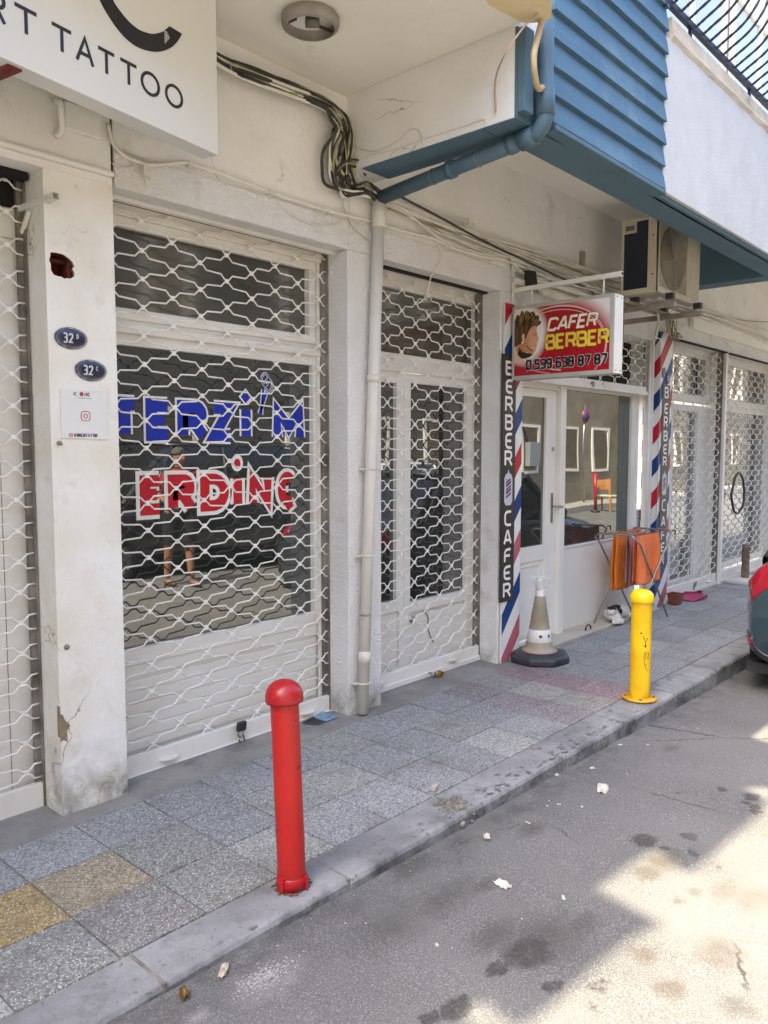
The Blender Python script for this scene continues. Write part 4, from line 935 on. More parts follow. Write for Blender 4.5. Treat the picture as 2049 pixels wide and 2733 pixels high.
# right striped corner board
T = thing('barber_stripe_board', 'striped corner board wrapped round the pillar right of the barber window', 'sign', (7.4, 3.1, 0))
a = MB().box(7.286, 7.30, 3.098, 3.26, 0, 2.62).box(7.286, 7.57, 3.098, 3.111, 0, 2.62); part(a, 'board', white_pr, T, .001)
PA = Plane((7.286, 3.26, 0), (0, -1, 0), (0, 0, 1)); PB = Plane((7.286, 3.098, 0), (1, 0, 0), (0, 0, 1))
zr = FX(1738, 1003, 7.286).z
sA = 1.15
stripes(PA, 0.002, .162, .002, 2.618, sA, zr-.15, .617, .155, T, .6)
stripes(PB, .0, .283, .002, 2.618, sA, zr-.15+sA*.162, .617, .155, T, .6)
xl2, xr2 = FY(1767, 1150, 3.09).x-7.286, FY(1786, 1150, 3.09).x-7.286
zlo, zhi = FY(1765, 1517, 3.09).z, FY(1780, 1028, 3.09).z
a = MB(); PB.poly(a, [(xl2, zlo), (xr2, zlo), (xr2, zhi), (xl2, zhi)], .002, .006); ns = part(a, 'name_strip', mat('grey_brown_print', rgb('5D554E'), .5, rgb('4C4540'), 6, 1), T)
PB2 = Plane((7.286, 3.0915, 0), (1, 0, 0), (0, 0, 1)); a = MB()
for ch, y0, y1 in (('B', 1033, 1062), ('E', 1076, 1104), ('R', 1112, 1140), ('B', 1150, 1177), ('E', 1186, 1212), ('R', 1219, 1244), ('C', 1333, 1363), ('A', 1378, 1404), ('F', 1414, 1440), ('E', 1447, 1471), ('R', 1479, 1505)):
    zt, z_ = FY(1775, y0, 3.09).z, FY(1775, y1, 3.09).z; h = zt-z_-.012
    PB2.text(a, ch, (xl2+xr2)/2, z_+.006, h, .018, font=RD, d0=.0003, d1=.0014, sx=.07/.57/h, align='c')
part(a, 'lettering', white_pr2, ns)
pole_icon(PB2, (xl2+xr2)/2, FY(1772, 1323, 3.09).z, .24, ns)
a = MB()
for x, y in ((1772, 995), (1783, 1010)):
    q = FY(x, y, 3.09); PB2.poly(a, arc(q.x-7.286, q.z, .038, .05, 0, 342, 18), .001, .003 if x == 1772 else .004)
em = part(a, 'emblem', mat('grey_blue_emblem', rgb('454B66'), .5, rgb('6F7387'), 60, 1), T)
a = MB()
for x, y in ((1772, 995), (1783, 1010)):
    q = FY(x, y, 3.09); PB2.stroke(a, arc(q.x-7.286, q.z, .018, .024, 0, 360, 12), .005, .0045, .005)
part(a, 'emblem_ring', white_pr, em)

# projecting light box sign
XS = 4.70
tl_, br_ = FX(1368, 820, XS), FX(1635, 1004, XS); y1s, y0s = tl_.y, br_.y; zb_, zt_ = FX(1363, 1015, XS).z, FX(1368, 820, XS).z
T = thing('projecting_sign', 'red light box sign of the barber with a printed head and phone number', 'sign', (XS+.06, (y0s+y1s)/2, zb_))
sgm = mat('grey_sign_frame', rgb('B7B3A8'), .45, rgb('A5A196'), 5, .6)
a = MB(); a.box(XS+.004, XS+.12, y0s, y1s, zb_, zt_); a.box(XS-.003, XS+.004, y0s, y0s+.026, zb_, zt_); a.box(XS-.003, XS+.004, y1s-.018, y1s, zb_, zt_); a.box(XS-.003, XS+.004, y0s+.026, y1s-.018, zb_, zb_+.026); a.box(XS-.003, XS+.004, y0s+.026, y1s-.018, zt_-.022, zt_)
part(a, 'frame', sgm, T, .002)
a = MB(); a.box(XS+.006, XS+.118, y0s-.004, y0s, zb_+.003, zt_-.003); part(a, 'end_cap', alu_w, T)
a = MB()
for x in (.03, .09):
    for z in (zb_+.02, zt_-.02): a.lathe((XS+x, y0s-.0055, z), [(0, 0), (.005, 0), (.005, .002)], 8, Vector((0, 1, 0)))
part(a, 'screw', blackp, T)
FW = y1s-y0s-.044; FH = zt_-zb_-.048
PF = Plane((XS, y1s-.018, zb_+.026), (0, -1, 0), (0, 0, 1))
fm = bpy.data.materials.new('red_sign_print'); fm.use_nodes = True
def face_mat():
    N = fm.node_tree.nodes; L = fm.node_tree.links; b = N['Principled BSDF']; b.inputs['Roughness'].default_value = .22
    tc = N.new('ShaderNodeTexCoord'); sp = N.new('ShaderNodeSeparateXYZ'); L.new(tc.outputs['Object'], sp.inputs[0])
    def M(op, a, c):
        m_ = N.new('ShaderNodeMath'); m_.operation = op
        for i, v in enumerate((a, c)):
            if isinstance(v, float): m_.inputs[i].default_value = v
            else: L.new(v, m_.inputs[i])
        return m_.outputs[0]
    # object y runs against u; object z from the sign's base
    u = M('DIVIDE', M('SUBTRACT', (y1s-y0s)/2-.018, sp.outputs[1]), FW); v = M('DIVIDE', M('SUBTRACT', sp.outputs[2], .026), FH)
    du = M('DIVIDE', M('SUBTRACT', u, .44), .56); dv = M('DIVIDE', M('SUBTRACT', v, .36), .66)
    d = M('SQRT', M('ADD', M('MULTIPLY', du, du), M('MULTIPLY', dv, dv)), 0.0)
    r = N.new('ShaderNodeMapRange'); r.inputs[1].default_value = .95; r.inputs[2].default_value = 1.22; L.new(d, r.inputs[0])
    hu = M('DIVIDE', M('SUBTRACT', u, .10), .26); hv = M('DIVIDE', M('SUBTRACT', v, .62), .46)      # pale halo round the head
    hd = M('SQRT', M('ADD', M('MULTIPLY', hu, hu), M('MULTIPLY', hv, hv)), 0.0)
    r2 = N.new('ShaderNodeMapRange'); r2.inputs[1].default_value = 1.08; r2.inputs[2].default_value = .82; L.new(hd, r2.inputs[0])
    lo = N.new('ShaderNodeMapRange'); lo.inputs[1].default_value = .42; lo.inputs[2].default_value = .62; L.new(v, lo.inputs[0])
    f = M('MAXIMUM', M('MULTIPLY', r.outputs[0], lo.outputs[0]), r2.outputs[0])
    x = N.new('ShaderNodeMix'); x.data_type = 'RGBA'; L.new(f, x.inputs[0]); x.inputs[6].default_value = (*rgb('A5141F'), 1); x.inputs[7].default_value = (*rgb('E6DFD6'), 1)
    L.new(x.outputs[2], b.inputs['Base Color'])
face_mat()
a = MB(); PF.poly(a, [(0, 0), (FW, 0), (FW, FH), (0, FH)], -.003, .0002); pr = part(a, 'printed_face', fm, T)
def fu(u, v): return (u*FW, v*FH)
a = MB()
for k, (cx, cy, rx, ry, a0, a1, w_) in enumerate([(.45, .42, .53, .55, 150, 40, .008), (.45, .42, .50, .50, 135, 20, .005), (.47, .36, .50, .62, 100, -28, .006), (.5, .36, .46, .56, 30, -45, .005), (.62, .95, .75, .92, 205, 262, .009), (.66, 1.02, .72, .92, 205, 255, .006), (.5, .62, .62, .62, 222, 262, .004)]):
    PF.stroke(a, [fu(*p) for p in arc(cx, cy, rx, ry, a0, a1, 22) if 0.004 < p[0] < .99 and .008 < p[1] < .99], w_, .0004, .0006+k*.00005)
part(a, 'swoosh', mat('sign_pale_pink', rgb('DDB9B5'), .25), pr)
hd = [(0, .84), (.03, .93), (.055, .90), (.08, .985), (.11, .93), (.14, .97), (.17, .93), (.21, .95), (.235, .88), (.27, .87), (.275, .80), (.30, .775), (.28, .73), (.255, .72), (.245, .67), (.20, .70), (.175, .60), (.15, .55), (.12, .50), (.10, .54), (.06, .45), (0, .44)]
a = MB(); PF.poly(a, [fu(*p) for p in hd], .0008, .0011); h_ = part(a, 'hair_print', mat('hair_print', rgb('2A1B10'), .3, rgb('6B4A22'), 16, 1, stretch=(1, 3, .7)), pr)
a = MB()
for k in range(34):
    rd_k = random.Random(k+70); u0 = rd_k.uniform(.03, .25); v0 = .70+.22*sin(pi*min(1, max(0, (u0+.02)/.3)))+rd_k.uniform(-.10, .03); PF.stroke(a, [fu(u0, v0), fu(u0+.012+rd_k.uniform(-.01, .03), v0+rd_k.uniform(.03, .07))], .0028, .0012+.00003*k, .0015+.00003*k)
part(a, 'hair_light_print', mat('hair_light_print', rgb('B08A4C'), .3), pr)
fc = [(.13, .56), (.15, .62), (.17, .68), (.20, .72), (.235, .735), (.25, .70), (.245, .655), (.25, .62), (.262, .575), (.274, .52), (.258, .50), (.262, .475), (.25, .455), (.256, .43), (.248, .40), (.24, .355), (.215, .32), (.17, .325), (.14, .35), (.10, .32), (.05, .30), (.02, .40), (.02, .46), (.10, .49)]
a = MB(); PF.poly(a, [fu(*p) for p in fc], .0006, .0009+.0005); part(a, 'face_print', mat('face_print', rgb('DDA880'), .3, rgb('B97A50'), 5, 1), pr)
a = MB(); PF.stroke(a, [fu(.215, .60), fu(.235, .605), fu(.255, .615)], .004, .0016, .002); PF.stroke(a, [fu(.225, .435), fu(.24, .43), fu(.252, .44)], .003, .0016, .002); PF.stroke(a, [fu(.222, .575), fu(.24, .578)], .004, .0016, .002); PF.stroke(a, [fu(.14, .45), fu(.17, .39), fu(.21, .355)], .006, .0016, .002)
PF.poly(a, [fu(.03, .30), fu(.06, .43), fu(.09, .36), fu(.16, .33), fu(.215, .315), (.18*FW, .27*FH), (.1*FW, .25*FH)], .0015, .0018)
part(a, 'shadow_print', mat('print_dark_brown', rgb('3A1E12'), .3), pr)
a = MB(); PF.poly(a, [fu(.085, .60), fu(.10, .63), fu(.115, .615), fu(.115, .53), fu(.10, .51), fu(.09, .54)], .0016, .002); PF.poly(a, [fu(0, .20), fu(0, .44), fu(.05, .30), fu(.1, .24), (.14*FW, .2*FH)], .0016, .0019); part(a, 'ear_print', mat('print_light_skin', rgb('E4C3A4'), .3), pr)
def st_text(txt, u, v, h, w_, sx, gap, slant, m1, m2, ow, rise=0):
    a = MB(); b = MB(); jit = (lambda c, uu: rise*(uu-u*FW))
    PF.text(b, txt, u*FW, v*FH, h*FH, w_+ow, gap, SQ, .0010, .0013, sx, slant, jitter=jit); PF.text(a, txt, u*FW, v*FH, h*FH, w_, gap, SQ, .0024, .0027, sx, slant, jitter=jit)
    part(b, 'lettering_outline', m2, pr); part(a, 'lettering', m1, pr)
yel_t = mat('sign_yellow', rgb('F0D040'), .3)
sdk = mat('sign_dark_outline', rgb('5A1210'), .3)
st_text('CAFER', .37, .635, .165, .0160, 1.2, .24, .24, mat('sign_cream', rgb('F1EBDD'), .3, rgb('E8D59A'), 12, .8), sdk, .006)
st_text('BERBER', .36, .37, .185, .0190, 1.10, .26, .0, yel_t, sdk, .007)
st_text('0.539 638 87 87', .145, .09, .125, .0145, .92, .26, .0, txt_black, mat('sign_pale', rgb('D8CFC8'), .3), .006)
# arm carrying the sign
a = MB(); q0, q1 = FX(1357, 812, XS+.06), FX(1642, 748, XS+.06)
zz = 2.60; a.box(XS+.045, XS+.075, y0s-.02, WF, zz, zz+.03); a.box(XS+.045, XS+.075, WF-.01, WF-.001, zz-.10, zz+.30)
a.box(XS+.055, XS+.065, y0s+.10, y0s+.11, zt_, zz); a.box(XS+.055, XS+.065, y1s-.12, y1s-.11, zt_, zz)
part(a, 'arm', alu_w, T, .002)
a = MB(); a.box(XS+.05, XS+.07, y0s-.0215, y0s-.0205, zz+.006, zz+.024); part(a, 'arm_opening', black_gap, T)

# house numbers, square notice
for nm, tx, x, y, lb in (('D', '32', 190, 903, 'oval navy enamel house number 32 D, the upper of two'), ('C', '32', 243, 989, 'oval navy enamel house number 32 C, the lower of two')):
    q = FY(x, y, 3.095); T = thing('house_number', lb, 'number plate', (q.x, 3.098, q.z), 'oval house number plates')
    PH = Plane((q.x, 3.0985, q.z), (1, 0, 0), (0, 0, 1))
    a = MB(); n = 32; prof = [(1, 0), (.98, .003), (.9, .006), (.5, .008), (0.001, .0085)]
    vs = [PH.at(.066*r_*cos(2*pi*k/n), .041*r_*sin(2*pi*k/n), d) for r_, d in prof for k in range(n)]
    a.smooth = True; a.add(vs, [(i*n+k, i*n+(k+1) % n, (i+1)*n+(k+1) % n, (i+1)*n+k) for i in range(len(prof)-1) for k in range(n)]); part(a, 'plate', navy, T)
    a = MB(); PH.stroke(a, [(.066*.93*cos(2*pi*k/36), .041*.93*sin(2*pi*k/36)) for k in range(37)], .0028, .0045, .0065); PH.stroke(a, [(.066*1.03*cos(2*pi*k/36), .041*1.03*sin(2*pi*k/36)) for k in range(37)], .004, .000, .002); part(a, 'rim', mat('grey_chipped_rim', rgb('A9A7A0'), .5, rgb('565A66'), 40, 1), T)
    a = MB(); PH.text(a, tx, -.034, -.017, .034, .0062, .3, GL, .0075, .0095, .66); PH.text(a, nm, .021, .001, .016, .003, .2, GL, .0065, .0085, .6)
    part(a, 'lettering', mat('enamel_white', rgb('D6D8D6'), .35), T)
tl_, br_ = FY(160, 1037, 3.095), FY(287, 1173, 3.095)
T = thing('notice_board', 'small square white notice of the tattoo shop on the pillar', 'sign', (tl_.x, 3.098, br_.z))
W_, H_ = br_.x-tl_.x, tl_.z-br_.z; PQ = Plane((tl_.x, 3.0985, br_.z), (1, 0, 0), (0, 0, 1))
a = MB(); PQ.poly(a, [(0, .004), (W_, 0), (W_, H_-.004), (0, H_)], 0, .0045); part(a, 'panel', white_pr, T)
a = MB(); PQ.text(a, 'IC', W_*.285, H_*.88, H_*.065, .0022, .3, GL, .0047, .0055, .8); PQ.text(a, 'NIC', W_*.515, H_*.88, H_*.065, .0022, .3, GL, .0047, .0055, .8)
PQ.stroke(a, [(W_*.36, H_*.835), (W_*.66, H_*.835)], .0016, .0047, .0052)
PQ.text(a, 'ICONICARTTATTOO', W_*.27, H_*.05, H_*.06, .0024, .28, GL, .0047, .0053, .42); part(a, 'lettering', txt_black, T)
a = MB(); PQ.poly(a, arc(W_*.445, H_*.912, .0085, .009, 0, 340, 12), .0047, .0055)
def camera_glyph(cx, cy, s, w_):
    PQ.stroke(a, [(cx-s, cy-s*.6), (cx-s, cy+s*.6), (cx-s*.6, cy+s), (cx+s*.6, cy+s), (cx+s, cy+s*.6), (cx+s, cy-s*.6), (cx+s*.6, cy-s), (cx-s*.6, cy-s), (cx-s, cy-s*.6)], w_, .0047, .0055); PQ.stroke(a, arc(cx, cy, s*.45, s*.45, 0, 360, 14), w_, .0047, .0055)
camera_glyph(W_*.52, H_*.47, .019, .003); camera_glyph(W_*.195, H_*.078, .0075, .0018)
part(a, 'emblem', mat('print_red', rgb('B5323E'), .4), T)
q = FY(160, 1183, 3.09); T = tag(MB().ell((q.x, 3.096, q.z), (.012, .008, .010), 8).lathe((q.x+.006, 3.094, q.z-.004), [(0, -.008), (.004, -.006), (.004, 0)], 8, Vector((0, 1, 0))).build('wall_plug', mat('grey_plug', rgb('8D8372'), .8)), 'small grey wall plug just below the square notice', 'wall plug')
q = FY(180, 1728, 3.09); tag(MB().ell((q.x, 3.097, q.z), (.013, .008, .012), 8).build('wall_plug', mat('grey_plug', rgb('8D8372'), .8)), 'worn wall plug low on the pillar between two roller grilles', 'wall plug')

# tube stub on the left pillar
T = thing('steel_stub', 'cut steel tube bracket sticking out beside the left roller grille', 'bracket', (1.36, 3.2, 2.35))
q = [FX(245/4.0229, 350+850/4.0229, 1.452), FY(600/4.0229, 350+695/4.0229, 3.02)]
a0 = q[0]+Vector((-.012, 0, 0)); a = MB(); a.tube([a0, q[1]], .0165, 4, False); part(a, 'tube', alu, T)
a = MB(); b0 = FX(340/4.0229, 350+850/4.0229, 1.45); b1 = FX(260/4.0229, 350+1100/4.0229, 1.45); a.tube([b0+Vector((-.012, 0, -.005)), b1+Vector((-.01, 0, 0))], .010, 4); part(a, 'brace', alu, T)

# ------------------------------------------------------------------ pipes and cables
T = thing('downpipe', 'white painted plastic downpipe on the pillar between the two middle shops', 'pipe', (3.19, 3.05, 0))
a = MB(); tp, bt = FY(1012, 545, 3.05), FY(967, 1903, 3.05); r_ = .033
def at_(t): return tp.lerp(bt, t)
a.tube([at_(0), at_(1)], r_, 18); a.tube([at_(-.005), at_(.045)], r_+.006, 18); a.tube([at_(.33), at_(.345)], r_+.004, 18); a.tube([at_(.80), at_(.805)], r_+.0, 18); a.tube([at_(.965-.09), at_(.90)], r_+.003, 18)
part(a, 'pipe', pvc, T)
for y in (1243, 1475, 1820):
    t = (y-545)/(1903-545); c = at_(t); b = MB(); b.tube([(c.x+.037*cos(k*pi/8), c.y+.037*sin(k*pi/8), c.z) for k in range(17)], .005, 6); b.box(c.x-.052, c.x-.034, c.y+.01, WF, c.z-.007, c.z+.007); b.box(c.x+.034, c.x+.05, c.y+.01, WF, c.z-.007, c.z+.007); part(b, 'clamp', pvc, T)
T = thing('blue_pipe', 'blue painted waste pipe running from the bay corner down to the white downpipe', 'pipe', (3.27, 1.99, 2.98))
ex, ey = 3.285, 1.975
a = MB(); el = [(ex, ey, 3.40), (ex, ey, 3.09)]+[(ex, ey+.075*(1-cos(t)), 3.04-.075*sin(t)) for t in [0, .3, .6, .9, 1.2, 1.45]]
a.tube(el, .038, 18); a.tube([(ex, ey, 3.17), (ex, ey, 3.04)], .046, 18); a.tube([(ex, ey+.05, 2.968), (ex+.003, ey+.13, 2.958)], .046, 18)
p0_ = Vector((ex, ey+.06, 2.963)); p1_ = Vector((3.33, 3.03, 2.905)); a.tube([p0_, p1_], .038, 18); m_ = p0_.lerp(p1_, .5); d_ = (p1_-p0_).normalized(); a.tube([m_-d_*.02, m_+d_*.012], .046, 18); m_ = p0_.lerp(p1_, .12); a.tube([m_-d_*.02, m_+d_*.012], .044, 18)
part(a, 'pipe', blue_p, T)
a = MB()
for t in (.32, .62): c = p0_.lerp(p1_, t); a.tube([(c.x+.04*cos(k*pi/8+pi/2), c.y, c.z+.04*sin(k*pi/8+pi/2)) for k in range(12)], .0022, 5)
part(a, 'wire_tie', mat('old_wire', rgb('8A8570'), .5), T)
a = MB(); a.box(3.146, 3.22, 1.995, 2.035, 3.03, 3.395); part(a, 'cover_strip', blue_b, T, .003)
tag(MB().tube(curve([FY(1440, -40, 1.93), FY(1447, 40, 1.93), FY(1437, 90, 1.93), FY(1425, 145, 1.92), FY(1427, 200, 1.93), FY(1436, 235, 1.95), (ex, ey, 3.17)], 26), [.0125+.0022*(k % 2) for k in range(26*6+1)], 10).build('flexible_conduit', mat('beige_ribbed_conduit', rgb('C9B58C'), .6, rgb('AE9A72'), 8, .7)), 'beige ribbed flexible conduit hanging into the blue pipe', 'conduit')
tag(MB().tube(curve([FY(1470, -10, 1.92), FY(1440, 30, 1.92), FY(1395, 75, 1.94), FY(1345, 150, 2.0), FX(1322, 215, 3.13), FX(1322, 300, 3.13)], 8), .0045, 6).build('loose_wire', mat('pinkish_old_wire', rgb('BFA08A'), .6)), 'loose pale wire dangling from the soffit corner over the bay side wall', 'wire')
a = MB(); a.poly([FZ(x, y, 3.4065) for x, y in [(1285, -20), (1305, 15), (1345, 35), (1378, 52), (1400, 62), (1440, 60), (1472, 50), (1472, -20)]], (0, 0, .001)); part(a, 'bounce_patch', mat('painted_sun_bounce', rgb('E2CFA4'), .9, rgb('D8C496'), 8, 1))  # yellow patch paints the sunlight bounced onto the soffit's front edge

rd = random.Random(11)
base_pts = [(480, 75), (585, 160), (680, 200), (773, 236), (865, 275), (905, 312), (918, 345), (905, 385), (900, 435), (912, 480), (945, 505), (985, 505), (1015, 528)]
bundle = [kcable]*13+[gcable]*4+[ycable]*3+[wcable]*4
T = thing('cable_bundle', 'tangled bundle of black and cream cables along the soffit edge left of the downpipe', 'cables', (2.8, 3.06, 3.1))
for k, m_ in enumerate(bundle):
    o1, o2 = rd.gauss(0, 11), rd.gauss(0, 10); pts = []
    for j, (x, y) in enumerate(base_pts):
        s_ = 1.0 if 4 < j < 10 else .75
        if j in (7, 8, 9): s_ = 2.0
        pts.append(FY(x+o2*s_*(.5 if j < 5 else 1)+rd.gauss(0, 1.5), y+o1*s_+rd.gauss(0, 1.5), 3.07-abs(rd.gauss(0, .02))))
    part(MB().tube(curve(pts, 8), rd.choice((.005, .006, .0075, .009)), 6), 'cable', m_, T)
for k in range(3):
    cx, cy = 935+4*k, 478-5*k; pts = [FY(cx+(42+3*k)*cos(t), cy+(34+4*k)*sin(t), 3.05-.01*k) for t in [i*2*pi/24*(.85) for i in range(4, 28)]]
    part(MB().tube(pts, .006, 6), 'cable', kcable if k != 1 else gcable, T)
part(MB().tube(curve([FY(900, 300, 3.04), FY(918, 370, 3.04), FY(925, 440, 3.03), FY(919, 500, 3.05), FY(915, 545, 3.08), FY(925, 575, 3.085), FY(945, 610, 3.09), FY(983, 642, 3.09)], 8), .0035, 6), 'cable', ycable, T)
b = MB(); q = FY(612, 180, 3.05); b.tube(curve([(q.x, q.y, q.z+.02), (q.x-.01, q.y-.02, q.z), (q.x+.008, q.y-.01, q.z-.03)], 5), .003, 6); part(b, 'tie', mat('pale_blue_tie', rgb('7FA3B5'), .5), T)
# conduit along the lintels
def pipe_px(name, label, cat, px, Y, r, m_, n=6, grp=None, extra=None):
    a = MB(); a.tube(curve([FY(x, y, Y) for x, y in px], n), r, 8); return tag(a.build(name, m_), label, cat, grp)
T = thing('conduit', 'white painted conduit fixed along the lintel from the signboard to the downpipe', 'conduit', (2.4, 3.08, 2.75))
part(MB().tube(curve([FY(x, y, 3.085) for x, y in [(288, 330), (300, 380), (330, 415), (370, 432), (400, 440), (440, 438), (480, 434), (510, 438), (600, 468), (720, 513), (850, 555), (995, 592)]], 6), .0085, 8), 'tube', wcable, T)
b = MB()
for x, y in ((505, 438), (722, 513), (877, 562)): q = FY(x, y, 3.08); b.box(q.x-.006, q.x+.006, 3.07, 3.1, q.z-.015, q.z+.012)
part(b, 'clip', wcable, T)
b = MB(); q = FY(386, 448, 3.08); b.box(q.x-.01, q.x+.01, 3.07, 3.1, q.z-.035, q.z+.01); b.tube([(q.x, 3.075, q.z-.035), (q.x, 3.075, q.z-.06)], .007, 8); part(b, 'bracket', wcable, T)
for px, nm in (([(298, 435), (325, 447), (350, 445), (372, 424)], 'wire'), ([(440, 445), (465, 440), (482, 427)], 'wire'), ([(505, 450), (535, 455), (580, 462), (660, 492)], 'wire'), ([(735, 520), (750, 548), (790, 580), (830, 597), (870, 598), (905, 594), (925, 577)], 'wire'), ([(845, 560), (842, 590), (850, 628)], 'wire'), ([(855, 555), (870, 575), (858, 590)], 'wire')):
    part(MB().tube(curve([FY(x, y, 3.09) for x, y in px], 6), .003, 6), nm, wcable, T)
T = thing('wall_cables', 'white painted cables sagging along the wall from the downpipe to the barber sign', 'cables', (4, 3.08, 2.75))
for px, Y, r_, m_ in (
    ([(1030, 530), (1120, 570), (1230, 612), (1350, 660), (1480, 708), (1560, 738), (1650, 770)], 3.07, .006, wcable),
    ([(1030, 536), (1130, 580), (1240, 622), (1360, 672), (1500, 722), (1650, 778)], 3.06, .005, wcable),
    ([(1028, 542), (1130, 585), (1240, 630), (1370, 684), (1500, 738), (1650, 790)], 3.07, .007, wcable),
    ([(1025, 545), (1130, 588), (1230, 645), (1290, 672), (1360, 690), (1440, 720), (1650, 800)], 3.08, .0075, wcable),
    ([(1025, 540), (1100, 580), (1180, 640), (1260, 670), (1350, 695), (1470, 745), (1600, 800)], 3.06, .005, wcable),
    ([(1022, 600), (1080, 618), (1160, 638), (1210, 662), (1290, 685), (1355, 697), (1400, 712)], 3.085, .0085, wcable),
    ([(1060, 520), (1180, 583), (1290, 643), (1400, 695), (1500, 742), (1560, 765)], 3.04, .0055, kcable),
    ([(1150, 600), (1155, 625), (1170, 655), (1177, 690), (1160, 720), (1148, 745), (1142, 775), (1130, 800), (1115, 810)], 3.085, .003, wcable),
    ([(1300, 640), (1380, 690), (1440, 730), (1500, 750), (1580, 775), (1650, 800)], 3.05, .004, wcable),
    ([(1360, 690), (1400, 730), (1460, 745), (1540, 740), (1640, 790)], 3.06, .004, wcable),
    ([(1180, 590), (1250, 590), (1260, 600), (1200, 610)], 3.07, .003, wcable),
    ([(1375, 700), (1372, 740), (1380, 790), (1395, 808), (1410, 812)], 3.07, .004, wcable),
    ([(1640, 790), (1700, 812), (1780, 830)], 3.05, .006, wcable)):
    part(MB().tube(curve([FY(x, y, Y) for x, y in px], 6), r_*1.3, 7), 'cable', m_, T)
rd = random.Random(21)
for k in range(11):
    y0 = 535+rd.uniform(-12, 30); y1 = 775+rd.uniform(-35, 35); sg_ = rd.uniform(-8, 22)
    part(MB().tube(curve([FY(1035, y0, 3.07), FY(1200+rd.uniform(-20, 20), lerp(y0, y1, .28)+sg_*.8, 3.065), FY(1380+rd.uniform(-20, 20), lerp(y0, y1, .56)+sg_, 3.06), FY(1520, lerp(y0, y1, .8)+sg_*.5+rd.gauss(0, 5), 3.055), FY(1655, y1, 3.06)], 8), rd.choice((.0035, .0045, .006)), 6), 'cable', rd.choice([wcable, wcable, wcable, gcable]), T)
b = MB()
for x, y in ((1240, 592), (1190, 655)): q = FY(x, y, 3.09); b.box(q.x-.006, q.x+.006, 3.05, 3.1, q.z-.03, q.z+.01)
part(b, 'clip', wcable, T)
T = thing('bay_wires', 'thin white painted wires pinned on the side wall of the bay', 'wires', (3.14, 2.7, 3.1))
for px in ([(930, 365), (960, 395), (1005, 402), (1060, 375), (1095, 345), (1120, 350), (1128, 375), (1130, 392)], [(950, 440), (975, 418), (1050, 400), (1120, 375), (1180, 355), (1240, 335), (1290, 318), (1295, 330)]):
    part(MB().tube(curve([FX(x, y, 3.140) for x, y in px], 6), .0035, 6), 'wire', wcable, T)
T = thing('far_cables', 'white cables and trunking on the wall right of the air conditioner', 'cables', (9, 3.07, 2.7))
for px, r_, m_ in (([(1840, 828), (1920, 850), (2000, 880), (2060, 905)], .012, wcable), ([(1840, 835), (1930, 868), (2060, 925)], .014, wcable), ([(1862, 838), (1920, 845), (1990, 856), (2060, 860)], .005, gcable), ([(1850, 842), (1910, 870), (1930, 905), (1957, 935)], .003, wcable), ([(1862, 822), (1950, 850), (2060, 885)], .010, wcable),
                  ([(1900, 850), (1925, 895), (1958, 937)], .003, wcable), ([(1975, 940), (2000, 945), (2030, 940), (2060, 928)], .004, wcable)):
    part(MB().tube(curve([FY(x, y, 3.06) for x, y in px], 6), r_, 7), 'cable', m_, T)
a = MB(); q = FY(1850, 850, 3.06); a.box(q.x, q.x+3.5, 3.055, 3.1, q.z-.10, q.z+.02); part(a, 'trunking', alu_w, T, .004)
T = thing('wire_knot', 'bunch of frayed brown wires hanging over the top of the striped corner board', 'wires', (7.5, 3.06, 2.6))
rd = random.Random(2)
for k in range(9):
    x, y = 1795+rd.gauss(0, 4), 880+rd.gauss(0, 4)
    part(MB().tube(curve([FY(x+rd.gauss(0, 5), y-rd.uniform(10, 55), 3.06), FY(x, y, 3.05), FY(x+6+rd.gauss(0, 4), y+20, 3.04), FY(x+14+rd.gauss(0, 5), y+32+rd.gauss(0, 8), 3.05), FY(x+rd.gauss(6, 6), y+rd.uniform(0, 20), 3.06)], 5), .004, 6), 'wire', rd.choice([ycable, mat('frayed_brown_wire', rgb('7C6748'), .7), gcable]), T)
for px in ([(1740, 893), (1765, 905), (1785, 885), (1790, 850)], [(1800, 890), (1820, 872), (1848, 855), (1870, 845)], [(1770, 860), (1776, 885)]):
    part(MB().tube(curve([FY(x, y, 3.06) for x, y in px], 6), .006, 6), 'wire', wcable, T)
tag(MB().tube(curve([FY(x, y, 2.75) for x, y in [(1754, 825), (1757, 860), (1752, 890), (1748, 905)]], 6), .011, 8).build('drain_hose', mat('cream_hose', rgb('D9CFAE'), .5)), 'short cream drain hose hanging from the air conditioner bracket', 'hose')
T = thing('floodlight', 'small black floodlight on the wall above the red barber sign', 'lamp', (4.98, 3.05, 2.72))
q = FY(1420, 752, 3.02); a = MB(); a.obox((q.x-.05, 2.99, q.z-.07), (.055, -.02, 0), (.01, .06, .01), (0, .02, .14)); part(a, 'housing', blackp, T, .006); a = MB(); a.tube([(q.x, 3.03, q.z), (q.x-.04, 3.1, q.z+.01)], .012, 8); part(a, 'arm', blackp, T)
T = thing('trunking', 'pale tubes and battens on the wall behind the red barber sign', 'trunking', (5.5, 3.08, 2.6))
for px, r_ in (([(1372, 748), (1480, 782), (1600, 822)], .022), ([(1420, 745), (1520, 775), (1640, 812)], .018), ([(1440, 775), (1560, 812)], .03)):
    part(MB().tube([FY(x, y, 3.075) for x, y in px], r_, 10), 'tube', wcable, T)

